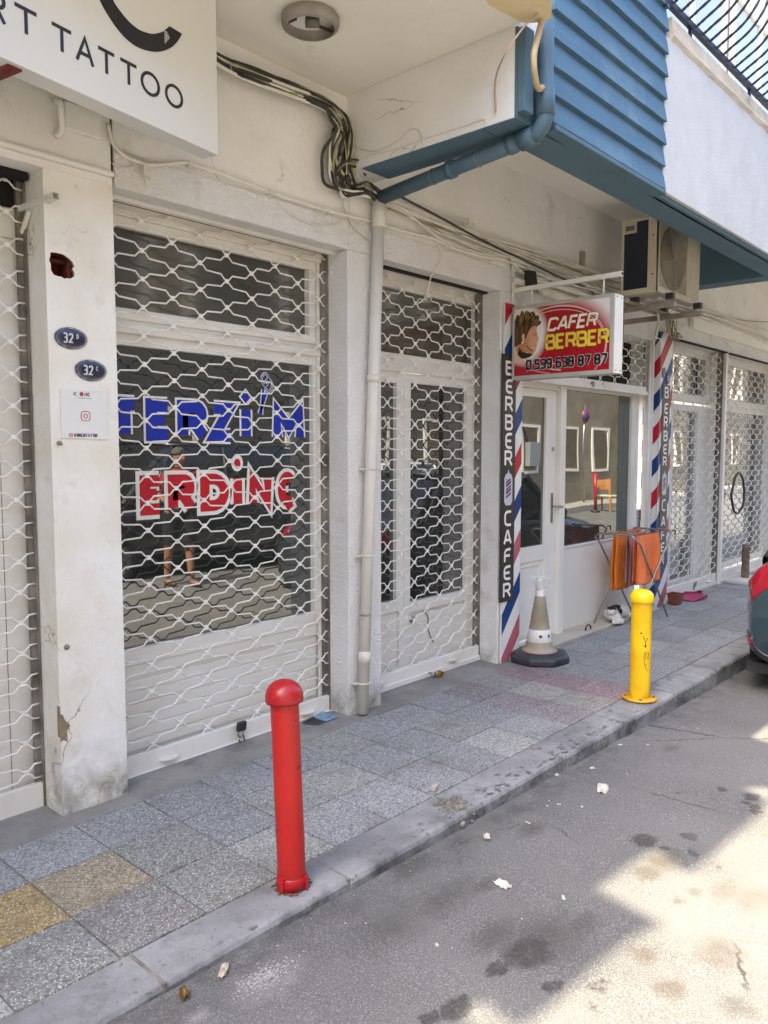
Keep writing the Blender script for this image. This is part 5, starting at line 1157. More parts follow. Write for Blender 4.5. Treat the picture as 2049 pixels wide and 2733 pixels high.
# ceiling lamp
T = thing('ceiling_lamp', 'round ceiling lamp without its glass, bare bulb holder inside', 'lamp', (2.475, 2.67, 3.33))
c = Vector((2.472, 2.672, 3.408)); lm = mat('dull_lamp_metal', rgb('9C978B'), .5, rgb('857F73'), 9, .8, .0004, 60, dirt=(rgb('D6D0C0'), 30, .72, .75))
a = MB(); a.lathe(c, [(.118, 0), (.128, -.012), (.128, -.03), (.124, -.045), (.108, -.055), (.106, -.055), (.116, -.04), (.12, -.02), (.112, -.004)], 40); part(a, 'ring', lm, T)
a = MB(); a.lathe(c, [(.116, -.0045), (.001, -.0045)], 32); part(a, 'back_plate', plaster, T)
a = MB(); a.obox(c+Vector((-.01, -.008, -.03)), (.13, -.02, .0), (.012, .02, 0), (0, 0, .004)); a.obox(c+Vector((-.09, .0, -.045)), (.015, .004, 0), (-.004, .05, 0), (0, 0, .03)); part(a, 'strap', mat('brown_strap', rgb('4A2A20'), .7), T)
a = MB(); s0 = c+Vector((-.045, -.02, -.05)); a.tube([s0, s0+Vector((.035, -.045, -.006))], [.023, .019], 14); part(a, 'bulb_holder', mat('grey_holder', rgb('6D675C'), .6), T)
a = MB(); a.tube([s0+Vector((.04, 0, 0)), c+Vector((.0, 0, -.01))], .002, 5); part(a, 'wire', kcable, T)

# ------------------------------------------------------------------ air conditioner
AX0, AX1, AY0, AY1, AZ0, AZ1 = 5.797, 6.615, 2.505, 2.795, 2.69, 3.245
T = thing('air_conditioner', 'old outdoor air conditioner unit with a dusty fan hung under the blue bay', 'air conditioner', (6.2, 2.65, AZ0))
acm = mat('aged_cream_enamel', rgb('CFC6B0'), .5, rgb('BDB29A'), 4, .8, .0006, 50, dirt=(rgb('8F8268'), 5, .62, .85)); acd = mat('dusty_fan_guard', rgb('736C5F'), .8, rgb('5A5449'), 14, 1, .002, 120)
a = MB(); a.box(AX0+.012, AX1, AY0+.012, AY1, AZ0, AZ1); part(a, 'casing', acm, T, .004)
a = MB()
for z0, z1 in ((AZ0, AZ0+.035), (AZ1-.02, AZ1)): a.box(AX0, AX0+.012, AY0, AY1, z0, z1)
a.box(AX0, AX0+.012, AY1-.02, AY1, AZ0+.035, AZ1-.02); a.box(AX0, AX0+.012, AY0, AY0+.08, AZ0+.035, AZ1-.02)
a.box(AX0-.006, AX0+.002, AY1-.12, AY1-.02, AZ1-.10, AZ1-.02); part(a, 'side_frame', acm, T, .002)
a = MB(); a.box(AX0+.002, AX0+.0115, AY0+.08, AY1-.02, AZ0+.035, AZ1-.02); part(a, 'dark_side_panel', mat('dark_navy_panel', rgb('10162A'), .3, rgb('181E30'), 8, .8), T)
a = MB(); a.box(AX0-.009, AX0-.006, AY1-.105, AY1-.035, AZ1-.08, AZ1-.045); part(a, 'handle_recess', acd, T)
a = MB(); a.box(AX0, AX1, AY0, AY0+.012, AZ0, AZ0+.04); a.box(AX0, AX1, AY0, AY0+.012, AZ1-.025, AZ1); a.box(AX0, AX0+.03, AY0, AY0+.012, AZ0+.04, AZ1-.025); a.box(AX1-.26, AX1, AY0, AY0+.012, AZ0+.04, AZ1-.025); part(a, 'front_frame', acm, T, .002)
a = MB(); a.box(AX0+.03, AX1-.26, AY0+.007, AY0+.0118, AZ0+.04, AZ1-.025); part(a, 'fan_guard', mat('dusty_beige_guard', rgb('A59B87'), .8, rgb('8F8573'), 10, .8, .001, 90), T)
a = MB(); fc_ = Vector((AX0+.03+.262, AY0+.0065, (AZ0+AZ1)/2+.005)); a.lathe(fc_, [(.238, .0), (.232, -.003), (.01, -.004), (.001, -.004)], 40, Vector((0, 1, 0)))
fan = part(a, 'fan_disc', acd, T)
a = MB()
for k in range(1, 17): a.lathe(fc_, [(.014*k, -.0045), (.014*k+.0035, -.007), (.014*k+.005, -.0045)], 40, Vector((0, 1, 0)))
for t in range(0, 4): a.obox(fc_+Vector((0, -.009, 0)), Vector((.235*cos(t*pi/2+.3), 0, .235*sin(t*pi/2+.3))), (0, .003, 0), Vector((-.005*sin(t*pi/2+.3), 0, .005*cos(t*pi/2+.3))))
part(a, 'guard_ring', mat('dusty_wire', rgb('A39A88'), .8), fan)
a = MB()
for y, z in ((AY0+.04, AZ0+.13), (AY0+.04, AZ1-.14)): a.lathe((AX0-.001, y, z), [(0, 0), (.007, 0), (.007, .002)], 8, Vector((1, 0, 0)))
part(a, 'screw', rust, T)
T = thing('wall_bracket', 'weathered steel bracket under the air conditioner', 'bracket', (6.2, 2.8, 2.55))
brm = mat('weathered_steel_section', rgb('A09684'), .6, rgb('83796A'), 7, .9, .001, 50, dirt=(rgb('5E4A38'), 8, .6, .8))
for x in (5.93, 6.48):
    a = MB(); a.box(x-.02, x+.02, 2.42, WF, 2.585, 2.625); a.box(x-.02, x+.02, WF-.006, WF, 2.4, 2.9); part(a, 'arm', brm, T, .002)
a = MB()
for y in (2.50, 2.58, 2.72, 2.78): a.box(5.80, 6.60, y-.012, y+.012, 2.6255, 2.645)
part(a, 'cross_bar', brm, T, .002)
a = MB()
for x in (5.93, 6.48):
    for y in (2.46, 2.74): a.box(x-.022, x+.022, y-.03, y+.03, 2.6455, 2.689)
part(a, 'rubber_foot', blackp, T)
tag(MB().box(5.72, 5.745, WF-.03, WF+.01, 2.80, 3.06).build('wall_rail', brm), 'short upright steel rail on the wall left of the air conditioner', 'rail')

# ------------------------------------------------------------------ bollards
T = thing('bollard', 'red steel bollard with a domed cap at the kerb in the foreground', 'bollard', (1.716, 1.975, 0), 'bollards along the kerb')
q0 = Vector((1.737, 2.0, 0)); tilt = (CR*-.022+Vector((0, 0, .69))).normalized(); r_ = .0485
a = MB(); a.lathe(q0, [(r_, .0), (r_, .67)], 36, tilt); 
part(a, 'post', red_p, T)
a = MB(); a.lathe(q0, [(r_+.001, .002), (r_+.0055, .004), (r_+.0045, .04), (r_+.001, .044)], 36, tilt)
for k in (-70, 100, 190, 10):
    d_ = Vector((cos(radians(k)), sin(radians(k)), 0)); s_ = Vector((-d_.y, d_.x, 0)); a.obox(q0+d_*(r_)-s_*.009+Vector((0, 0, .002)), d_*.012, s_*.018, Vector((0, 0, .045)))
part(a, 'base_clamp', red_cap, T)
a = MB(); a.lathe(q0, [(r_, .654), (.0645, .654), (.0655, .660), (.0645, .678), (.060, .694), (.049, .710), (.034, .721), (.016, .727), (.001, .728)], 36, tilt); part(a, 'cap', red_cap, T)
a = MB()
for k in range(26):
    rd = random.Random(k); an = rd.uniform(0, 6.28); a.ell(q0+Vector((cos(an)*rd.uniform(.047, .068), sin(an)*rd.uniform(.047, .068), rd.uniform(-.002, .004))), (rd.uniform(.004, .012), rd.uniform(.004, .01), .004), 6)
part(a, 'mortar_crumbs', rust, T)
q = Vector((4.535, 2.005, 0))
T = thing('bollard', 'yellow steel bollard with black marker scribble standing on the kerb', 'bollard', q, 'bollards along the kerb')
r_ = .0605
a = MB(); a.lathe(q, [(r_, .012), (r_, .60)], 36); part(a, 'post', yel_p, T)
a = MB(); a.lathe(q, [(.001, .002), (.100, .002), (.103, .007), (.100, .014), (r_, .015)], 36); part(a, 'flange', mat('worn_yellow_flange', rgb('D6A316'), .5, rgb('C08F14'), 8, .8, dirt=(rgb('5E3C14'), 22, .64, .72)), T)
a = MB()
for k in range(4): an = .5+k*pi/2; a.lathe(q+Vector((.082*cos(an), .082*sin(an), .013)), [(.011, 0), (.009, .005), (.001, .006)], 8)
part(a, 'bolt', rust, T)
a = MB(); a.lathe(q, [(r_, .595), (.068, .595), (.072, .60), (.071, .625), (.066, .645), (.052, .662), (.03, .671), (.001, .675)], 36); part(a, 'cap', yel_cap, T)
# marker doodles on the post
def on_post(u, v):        # u in metres round the surface measured from the side facing the viewer, v height
    a0 = atan2(-q.y, -q.x); an = a0+u/r_; return Vector((q.x+(r_+.0006)*cos(an), q.y+(r_+.0006)*sin(an), v))
a = MB()
for pl in ([(.012, .40), (.018, .385), (.03, .383), (.045, .385), (.030, .365), (.028, .33), (.030, .35), (.014, .40)], [(.022, .30), (.02, .26), (.024, .23), (.035, .20), (.05, .185)], [(.030, .30), (.031, .255)], [(.026, .302), (.035, .304)], [(.04, .29), (.046, .30), (.052, .29), (.044, .262), (.054, .264)], [(.028, .23), (.036, .225)]):
    a.tube(curve([on_post(u, v) for u, v in pl], 4), .0014, 5)
part(a, 'scribble', txt_black, T)

# ------------------------------------------------------------------ traffic cone
q = Vector((4.90, 2.925, 0)); T = thing('traffic_cone', 'faded beige traffic cone with a white band on a black rubber base', 'traffic cone', q)
a = MB(); n = 8
pr_ = [(.215, .003), (.222, .012), (.222, .045), (.20, .062), (.12, .075)]
vs = [q+Vector((r_*cos(2*pi*k/n+.25), r_*sin(2*pi*k/n+.25), z)) for r_, z in pr_ for k in range(n)]
a.add(vs, [(i*n+k, i*n+(k+1) % n, (i+1)*n+(k+1) % n, (i+1)*n+k) for i in range(len(pr_)-1) for k in range(n)]+[tuple(range(n)), tuple((len(pr_)-1)*n+k for k in range(n))])
part(a, 'rubber_base', mat('black_rubber', (.022, .024, .032), .45, (.04, .042, .05), 9, .8, .0008, 60, dirt=((.2, .19, .18), 12, .72, .8)), T, .008)
cm = mat('faded_cone_plastic', rgb('A59A86'), .6, rgb('938873'), 6, .8, .0006, 40, dirt=(rgb('C9BDA4'), 8, .66, .85))
def cr(z): return lerp(.098, .030, (z-.10)/.40)
a = MB(); a.lathe(q, [(.128, .074), (.124, .082), (.104, .092), (cr(.11), .11), (cr(.145), .145)], 36); a.lathe(q, [(cr(.232), .232), (cr(.31)-.001, .31), (cr(.312)+.001, .313), (cr(.395)-.001, .395), (cr(.40)+.001, .40), (cr(.475), .475), (cr(.48), .478)], 36); part(a, 'cone', cm, T)
a = MB(); a.lathe(q, [(cr(.145), .144), (cr(.145)+.002, .147), (cr(.232)+.002, .230), (cr(.232), .233)], 36); part(a, 'white_band', white_pr, T)
a = MB(); a.lathe(q, [(.127, .072), (.131, .075), (.127, .078)], 36); part(a, 'red_rim', sredf, T)
a = MB()
for an in (-2.50, -1.72):
    d_ = Vector((cos(an), sin(an), .17)).normalized(); a.lathe(q+Vector((cos(an), sin(an), 0))*(cr(.19)+.0015)+Vector((0, 0, .19)), [(.012, .0), (.009, .0015), (.001, .002)], 12, d_)
part(a, 'hole', mat('grey_hole', (.06, .06, .06), .7), T)
a = MB(); a.lathe(q, [(.036, .47), (.034, .50), (.027, .53), (.026, .60)], 24); 
part(a, 'top', white_pr, T)
a = MB(); a.smooth = True; n = 16; vs = []
for i, (r_, z) in enumerate([(.030, .505), (.055, .55), (.085, .592), (.09, .598)]):
    for k in range(n): an = 2*pi*k/n; vs.append(q+Vector((r_*cos(an), r_*sin(an)*.75, z+.006*sin(3*an)*(i > 1))))
a.add(vs, [(i*n+k, i*n+(k+1) % n, (i+1)*n+(k+1) % n, (i+1)*n+k) for i in range(3) for k in range(n) if k not in (12, 13)])
fn = bpy.data.materials.new('clear_plastic'); fn.use_nodes = True; b_ = fn.node_tree.nodes['Principled BSDF']; b_.inputs['Base Color'].default_value = (.8, .79, .75, 1); b_.inputs['Alpha'].default_value = .35; b_.inputs['Roughness'].default_value = .3
part(a, 'torn_collar', fn, T)

# ------------------------------------------------------------------ drying rack and towels
T = thing('drying_rack', 'folding metal clothes horse standing in front of the barber window', 'drying rack', (6.5, 3.0, 0))
YB, YF = 3.14, 2.78; tm = mat('dull_aluminium_tube', rgb('B4AEA2'), .35, rgb('9A9488'), 20, .7, metal=.7)
def uframe(xt, zt, xf, nm):
    pts = [(xf, YB+.04, .005), (lerp(xf, xt, .9), YB+.004, lerp(.005, zt, .9)), (xt-(xf-xt)*.01, YB-.0, zt-.03), (xt, YB-.035, zt), (xt, YF+.035, zt), (xt-(xf-xt)*.01, YF, zt-.03), (lerp(xf, xt, .9), YF-.004, lerp(.005, zt, .9)), (xf, YF+.05 if xf < 6.5 else YF+.06, .005)]
    part(MB().tube(pts, .0085, 10), nm, tm, T)
uframe(6.14, .812, 6.98, 'leg_frame'); uframe(6.87, .805, 6.22, 'leg_frame')
for k in range(5):
    y = lerp(YF+.05, YB-.05, k/4); part(MB().tube([(6.12, y, .806), (6.5, y, .803), (6.93, y, .80)], .0028, 6), 'line', mat('thin_dark_wire', rgb('4A3F38'), .5), T)
for y in (YF, YB):
    part(MB().tube([(6.88, y, .80), (6.95, y, .80), (6.95, y, .76)], .006, 6), 'hook', rust, T)
def towel(label, y, x0, x1, zb, zb2, m_, seed, edge=None):
    rd = random.Random(seed); a = MB(); a.smooth = True; nx, nz = 28, 22; ph = [rd.uniform(0, 6) for _ in range(4)]
    top = .812; L_ = []
    prof = [(-1, t) for t in [i/nz for i in range(nz, -1, -1)]]+[(1, t) for t in [i/nz for i in range(1, nz+1)]]
    for s_, t in prof:
        zz = top-t*(top-(zb if s_ < 0 else zb2)); off = .006+.014*min(1, t*4)
        for i in range(nx+1):
            u = i/nx; f = (.016*sin(u*10+ph[0])+.009*sin(u*21+ph[1]))*min(1, t*1.5+.1); sag = .012*sin(pi*u)*(1-t)
            L_.append((lerp(x0, x1, u)+.006*sin(t*5+ph[2])*t, y+s_*off+f, zz-sag+.003*sin(u*9+ph[3])*t))
    n = nx+1
    a.add(L_, [(r*n+i, r*n+i+1, (r+1)*n+i+1, (r+1)*n+i) for r in range(len(prof)-1) for i in range(nx)])
    o = a.build('towel', m_); md = o.modifiers.new('thickness', 'SOLIDIFY'); md.thickness = .005
    return tag(o, label, 'towel', 'towels drying on the clothes horse')
tor = mat('orange_terry', rgb('F58A54'), .95, rgb('EA7238'), 5, .7, .002, 300, stretch=(3, 1, 1)); tor2 = mat('deep_orange_terry', rgb('EE8A36'), .95, rgb('D06E20'), 4, .8, .002, 300, stretch=(3, 1, 1)); tpk = mat('pinkish_terry', rgb('C08C86'), .95, rgb('AD7A78'), 5, .7, .002, 300)
def xs(px, y): return FY(px, 1425, y).x
towel('orange towel at the front of the clothes horse, nearest the street', YF+.06, xs(1697, YF+.06), xs(1756, YF+.06), .375, .40, tor, 1)
towel('pinkish faded towel hanging in the middle of the clothes horse', 2.955, xs(1675, 2.955), xs(1722, 2.955), .345, .37, tpk, 2)
towel('deep orange towel at the back of the clothes horse against the window panel', 3.07, xs(1641, 3.07), xs(1706, 3.07), .30, .30, tor2, 3)

# ------------------------------------------------------------------ cat lying on the doorstep
cq = Vector((6.40, 3.10, .013))
T = thing('cat', 'white cat with black head and back patches dozing on the doorstep under the rack', 'cat', cq)
a = MB(); E = a.ell
# local frame: +x along the body towards the tail, -y to the street
def cp(x, y, z): return cq+Vector((x, y, z))
E(cp(.02, .01, .065), (.085, .065, .062), 18); E(cp(.12, .02, .068), (.10, .068, .062), 18); E(cp(.22, .01, .06), (.075, .066, .058), 18)
E(cp(-.055, -.025, .105), (.05, .046, .042), 18); E(cp(-.085, -.052, .098), (.022, .022, .018), 12); E(cp(-.03, -.01, .09), (.05, .045, .045), 14)
E(cp(-.02, -.035, .055), (.07, .05, .045), 16)
a.tube(curve([cp(.0, -.05, .03), cp(-.05, -.085, .02), cp(-.085, -.075, .017), cp(-.09, -.05, .02)], 5), [.022]*8+[.017]*8, 10)
a.tube(curve([cp(.04, -.06, .03), cp(.01, -.09, .02), cp(-.03, -.098, .017)], 5), [.022]*11, 10)
a.tube(curve([cp(.22, -.05, .035), cp(.27, -.085, .022), cp(.34, -.10, .016), cp(.37, -.11, .015)], 5), [.028]*6+[.019]*10, 10)
a.tube(curve([cp(.27, .0, .04), cp(.33, -.03, .02), cp(.40, -.08, .013), (cq.x+.47, cq.y-.09, .018)], 6), [.016]*19, 10)
for s_ in (-1, 1):
    b0 = cp(-.052+.024*s_, -.02+.018*s_*-1, .135)
    a.add([b0+Vector((-.014, -.002, 0)), b0+Vector((.014, .004, 0)), b0+Vector((0, .012, -.002)), b0+Vector((.003*s_, .0, .034))], [(0, 1, 3), (1, 2, 3), (2, 0, 3), (0, 2, 1)])
fur = bpy.data.materials.new('black_and_white_fur'); fur.use_nodes = True
def furm():
    N = fur.node_tree.nodes; L = fur.node_tree.links; b = N['Principled BSDF']; b.inputs['Roughness'].default_value = .95
    tc = N.new('ShaderNodeTexCoord'); nz = N.new('ShaderNodeTexNoise'); nz.inputs['Scale'].default_value = 30; L.new(tc.outputs['Object'], nz.inputs[0])
    vm = N.new('ShaderNodeMix'); vm.data_type = 'RGBA'; vm.blend_type = 'LINEAR_LIGHT'; vm.inputs[0].default_value = .018; L.new(tc.outputs['Object'], vm.inputs[6]); L.new(nz.outputs['Color'], vm.inputs[7])
    acc = None
    for (cx, cy, cz), (rx, ry, rz) in (((-.055, -.012, .150), (.056, .06, .046)), ((.075, -.05, .095), (.045, .05, .05)), ((.10, .03, .13), (.085, .06, .035)), ((.45, -.09, .013), (.07, .05, .03))):
        mp = N.new('ShaderNodeMapping'); mp.vector_type = 'POINT'; mp.inputs['Location'].default_value = (-cx/rx, -cy/ry, -cz/rz); mp.inputs['Scale'].default_value = (1/rx, 1/ry, 1/rz); L.new(vm.outputs[2], mp.inputs[0])
        ln = N.new('ShaderNodeVectorMath'); ln.operation = 'LENGTH'; L.new(mp.outputs[0], ln.inputs[0])
        r = N.new('ShaderNodeMapRange'); r.inputs[1].default_value = 1.05; r.inputs[2].default_value = .95; L.new(ln.outputs['Value'], r.inputs[0])
        if acc is None: acc = r.outputs[0]
        else:
            mx = N.new('ShaderNodeMath'); mx.operation = 'MAXIMUM'; L.new(acc, mx.inputs[0]); L.new(r.outputs[0], mx.inputs[1]); acc = mx.outputs[0]
    x = N.new('ShaderNodeMix'); x.data_type = 'RGBA'; L.new(acc, x.inputs[0]); x.inputs[6].default_value = (*rgb('D9D4CA'), 1); x.inputs[7].default_value = (*rgb('2C201C'), 1); L.new(x.outputs[2], b.inputs['Base Color'])
    n2 = N.new('ShaderNodeTexNoise'); n2.inputs['Scale'].default_value = 260; n2.inputs['Detail'].default_value = 4; L.new(tc.outputs['Object'], n2.inputs[0])
    bp = N.new('ShaderNodeBump'); bp.inputs['Distance'].default_value = .003; L.new(n2.outputs[0], bp.inputs['Height']); L.new(bp.outputs[0], b.inputs['Normal'])
furm()
co_ = part(a, 'body', fur, T); rm = co_.modifiers.new('skin', 'REMESH'); rm.mode = 'VOXEL'; rm.voxel_size = .0045; rm.use_smooth_shade = True
sm = co_.modifiers.new('smooth', 'SMOOTH'); sm.factor = .6; sm.iterations = 6
a = MB(); a.ell(cp(-.105, -.062, .100), (.0045, .005, .0035), 8); part(a, 'nose', mat('pink_nose', rgb('B07A70'), .5), T)
a = MB()
for s_ in (-1, 1): a.tube([cp(-.086+.014*s_, -.066+.006*s_, .113), cp(-.094+.014*s_, -.062+.006*s_, .110)], .0018, 5)
part(a, 'closed_eye', blackp, T)

# ------------------------------------------------------------------ small things on the pavement
q = Vector((7.62, 3.03, 0)); T = thing('plant_pot', 'small square terracotta pot beside the striped corner board', 'pot', q)
a = MB(); pm = mat('terracotta_plastic', rgb('7D4430'), .6, rgb('6B3827'), 8, .6)
s0, s1, hh = .048, .058, .10
v = [(q.x+sx*s_, q.y+sy*s_, z) for s_, z in ((s0, .002), (s1, hh), (s1+.004, hh), (s1+.004, hh+.012), (s1-.006, hh+.012), (s0-.006, .02)) for sx, sy in ((-1, -1), (1, -1), (1, 1), (-1, 1))]
a.add(v, [(i*4+k, i*4+(k+1) % 4, (i+1)*4+(k+1) % 4, (i+1)*4+k) for i in range(5) for k in range(4)]+[(0, 1, 2, 3), (20, 21, 22, 23)]); part(a, 'pot', pm, T, .003)
a = MB(); a.box(q.x-.045, q.x+.045, q.y-.045, q.y+.045, .06, .075); part(a, 'soil', mat('dry_soil', (.07, .05, .04), .95, (.1, .08, .06), 60, 1, .006, 80), T)
q = Vector((8.03, 3.02, 0)); T = thing('dustpan', 'pink plastic dustpan lying on the pavement beyond the striped board', 'dustpan', q)
a = MB(); pk = mat('pink_plastic', rgb('A92B5C'), .4, rgb('97244F'), 8, .5)
ol = [(-.17, -.10), (.10, -.12), (.14, -.03), (.24, -.02), (.24, .02), (.14, .03), (.10, .11), (-.17, .09)]
a.poly([(q.x+x, q.y+y, .004+(.02 if x > 0 else 0)) for x, y in ol], (0, 0, .006))
for i in range(2, 7):
    x0, y0 = ol[i]; x1, y1 = ol[(i+1) % 8]; a.poly([(q.x+x0, q.y+y0, .01), (q.x+x1, q.y+y1, .01), (q.x+x1, q.y+y1, .05 if x1 > 0 else .02), (q.x+x0, q.y+y0, .05)], (0, .004, 0))
a.poly([(q.x-.17, q.y-.10, .01), (q.x+.10, q.y-.12, .01), (q.x+.10, q.y-.12, .045), (q.x-.17, q.y-.10, .018)], (0, .004, 0)); part(a, 'pan', pk, T, .003)
q = Vector((9.5, 2.98, 0)); T = thing('post_on_slab', 'rough brown post standing in a white slab in front of the far grille', 'post', q)
a = MB(); a.box(q.x-.26, q.x+.28, q.y-.17, q.y+.13, 0, .045); part(a, 'slab', mat('white_painted_concrete', rgb('CFCCC4'), .8, rgb('BDB9B0'), 5, .8), T, .01)
a = MB(); r0 = .042; a.lathe((q.x+.03, q.y, 0), [(r0, .045), (r0+.003, .12), (r0-.002, .2), (r0+.003, .27), (r0-.002, .36), (r0, .43), (.001, .432)], 14); part(a, 'post', mat('rough_brown_concrete', rgb('7C6A58'), .9, rgb('5F5042'), 16, 1, .004, 60), T)
# black rubber loop
c_ = FY(1971, 1316, 3.15); e1 = FY(1990, 1316, 3.15); e2 = FY(1971, 1262, 3.15); rx, rz = abs(e1.x-c_.x)*.88, abs(e2.z-c_.z)
tag(MB().tube([(c_.x+rx*cos(t*2*pi/40)*(1-.25*max(0, sin(t*2*pi/40))), 3.155+.004*sin(t), c_.z+rz*sin(t*2*pi/40)) for t in range(41)], .014, 10).build('rubber_loop', blackp), 'black rubber loop hanging on the far roller grille', 'rubber loop')

def padlock(label, px, Y, bm_, tiltv, size=.04, chain=False):
    q = FY(px[0], px[1], Y); T = thing('padlock', label, 'padlock', q, 'padlocks on the roller grilles')
    ex_ = Vector(tiltv[0]).normalized(); ez_ = Vector(tiltv[1]).normalized(); ey_ = ez_.cross(ex_).normalized()
    a = MB(); a.obox(q-ex_*size*.5-ey_*size*.22, ex_*size, ey_*size*.45, ez_*size*.95); part(a, 'body', bm_, T, .003)
    a = MB(); a.tube([q-ez_*0+ex_*(.34*size*cos(t*pi/8))-ez_*(size*.1+.62*size*sin(t*pi/8)) for t in range(9)], size*.085, 8); part(a, 'shackle', steel, T)
    return q
padlock('black box padlock hanging on the bar of the lettered window grille', (643, 1950), 3.225, blackp, ((1, 0, 0), (.05, -.1, 1)), .05)
tag(MB().tube(curve([FY(638, 1975, 3.225), FY(645, 1990, 3.23), FY(652, 1975, 3.235), FY(648, 1960, 3.245)], 5), .004, 6).build('lock_hasp', rust), 'rusty hasp under the black box padlock', 'hasp')
q = padlock('brass padlock with chain lying open at the foot of the door grille', (1170, 1797), 3.19, brass, ((.5, -.2, .75), (.8, 0, -.4)), .045)
a = MB(); rd = random.Random(8)
for k in range(7):
    c = FY(1140+k*4+rd.gauss(0, 2), 1797+rd.gauss(0, 5), 3.20); t_ = rd.uniform(0, 3)
    a.tube([c+Vector((.010*cos(s_*pi/5)*cos(t_), .010*cos(s_*pi/5)*sin(t_), .007*sin(s_*pi/5))) for s_ in range(11)], .0028, 6)
tag(a.build('chain', steel), 'short steel chain beside the brass padlock', 'chain')
padlock('steel padlock on the bar of the grille behind the pink dustpan', (1853, 1566), 3.12, steel, ((1, 0, .2), (.1, -.2, 1)), .05)

# litter
def litter(name, label, px, z, sx, sy, h, m_, seed, cat='litter', grp=None, flat=False):
    q = FZ(px[0], px[1], z) if z > -.05 else FR(px[0], px[1]); rd = random.Random(seed); n = 7
    if z < -.05: z = q.z+.001; ph = rd.uniform(0, 3); vs = []
    for j in range(n):
        for i in range(n):
            u, v_ = i/(n-1)-.5, j/(n-1)-.5; k = 1 if flat else (1-.28*(abs(u)+abs(v_))+rd.uniform(-.06, .06))
            x, y = u*sx*k, v_*sy*k; X_ = x*cos(ph)-y*sin(ph); Y_ = x*sin(ph)+y*cos(ph)
            vs.append((q.x+X_, q.y+Y_, z+.003+h*rd.random()**1.5))
    a = MB(); a.add(vs, [(j*n+i, j*n+i+1, (j+1)*n+i+1, (j+1)*n+i) for j in range(n-1) for i in range(n-1)])
    o = a.build(name, m_); s_ = o.modifiers.new('t', 'SOLIDIFY'); s_.thickness = .0012; s_.offset = 0
    return tag(o, label, cat, grp)
pap = mat('crumpled_white_paper', rgb('CBC6BC'), .8, rgb('B3ADA2'), 30, .8); pap2 = mat('beige_paper', rgb('B5AC98'), .85, rgb('9E9580'), 24, .8); leaf = mat('dry_leaf', rgb('8A6E46'), .85, rgb('5E482C'), 30, 1)
GL_ = 'litter on the road'
litter('paper', 'thin white paper scrap lying farthest out in the middle of the road', z6(945, 660), RZ, .13, .06, .012, pap, 1, grp=GL_)
litter('paper', 'white folded paper piece on the shaded road nearest the sunlit patch', z6(512, 1075), RZ, .075, .05, .01, pap, 12, grp=GL_)
litter('paper', 'white crumpled scrap in the muck beside the broken kerb joint', z6(443, 873), RZ, .05, .03, .016, pap, 3, grp=GL_)
litter('paper', 'beige crumpled wrapper on the road in front of the red bollard', z5(965, 1450), RZ, .075, .03, .012, pap2, 4, grp=GL_)
litter('paper', 'small white flake at the gutter under the yellow bollard side', z6(740, 600), RZ, .04, .02, .008, pap, 5, grp=GL_)
litter('paper', 'pale crumb of paper against the kerb past the paper scrap', z6(900, 572), RZ, .03, .02, .008, pap, 6, grp=GL_)
litter('paper', 'tiny white scrap on the road between two oil stains', z6(228, 1336), RZ, .02, .012, .004, pap, 7, grp=GL_)
litter('paper', 'grey tissue shred in the foreground between the stains', z6(775, 1132), RZ, .03, .012, .004, pap, 8, grp=GL_)
litter('paper', 'grey flattened scrap near the kerb by the broken joint', z6(622, 808), RZ, .035, .014, .005, pap2, 9, grp=GL_)
for i, (p_, sx) in enumerate([((705, 735), .012), ((855, 738), .02), ((1140, 470), .02), ((1020, 470), .03), ((755, 728), .02)]):
    litter('paper', 'small pale paper bit lying along the gutter', z6(*p_), RZ, sx, sx*.6, .004, pap, 20+i, grp='paper bits in the gutter')
litter('leaf_clump', 'clump of dry brown leaves on the road by the kerb in front', z5(795, 1558), RZ, .05, .035, .03, leaf, 11, 'leaves')
q = FZ(*z6(222, 665), 0); tag(MB().obox((q.x-.015, q.y-.01, .002), (.036, .008, 0), (-.006, .022, 0), (0, 0, .024)).build('stone', mat('pale_stone', rgb('B4AB9C'), .9), bevel=.004), 'pale stone chunk on the tiles at the edge of the kerb', 'stone')
a = MB(); cr_ = [FZ(806, 1930, .003), FZ(848, 1934, .003), FZ(903, 1914, .003), FZ(862, 1898, .003)]
a.poly(cr_, (0, 0, .0012)); T = a.build('flyer', mat('blue_flyer', rgb('8FB4CC'), .5, rgb('3F5F7C'), 34, 1, stretch=(1, 2.5, 1))); tag(T, 'blue printed flyer lying at the foot of the grille by the pillar', 'flyer')
a = MB(); a.poly([cr_[0].lerp(cr_[3], .02)+Vector((0, 0, .0016)), cr_[1].lerp(cr_[0], .0)+Vector((0, 0, .0016)), cr_[1].lerp(cr_[2], .35)+Vector((0, 0, .0016)), cr_[0].lerp(cr_[3], .5)+Vector((0, 0, .0016))], (0, 0, .0008)); o = a.build('dark_print', mat('flyer_black', rgb('26282C'), .5)); o.parent = T
# white powder spill on the road
mb = MB(); rd = random.Random(6); p = FR(*z5(1150, 1475))
for k in range(420):
    r = rd.uniform(.0006, .0026); mb.add(blob(p.x+rd.gauss(0, .05), p.y+rd.gauss(0, .022), r, RZ+.0025+.00002*k, 1.4, 9, k, .6), [tuple(range(9))])
tag(mb.build('powder_spill', mat('white_powder', (.5, .49, .46), .95)), 'patch of white powder spilled on the road near the kerb', 'powder', kind='stuff')

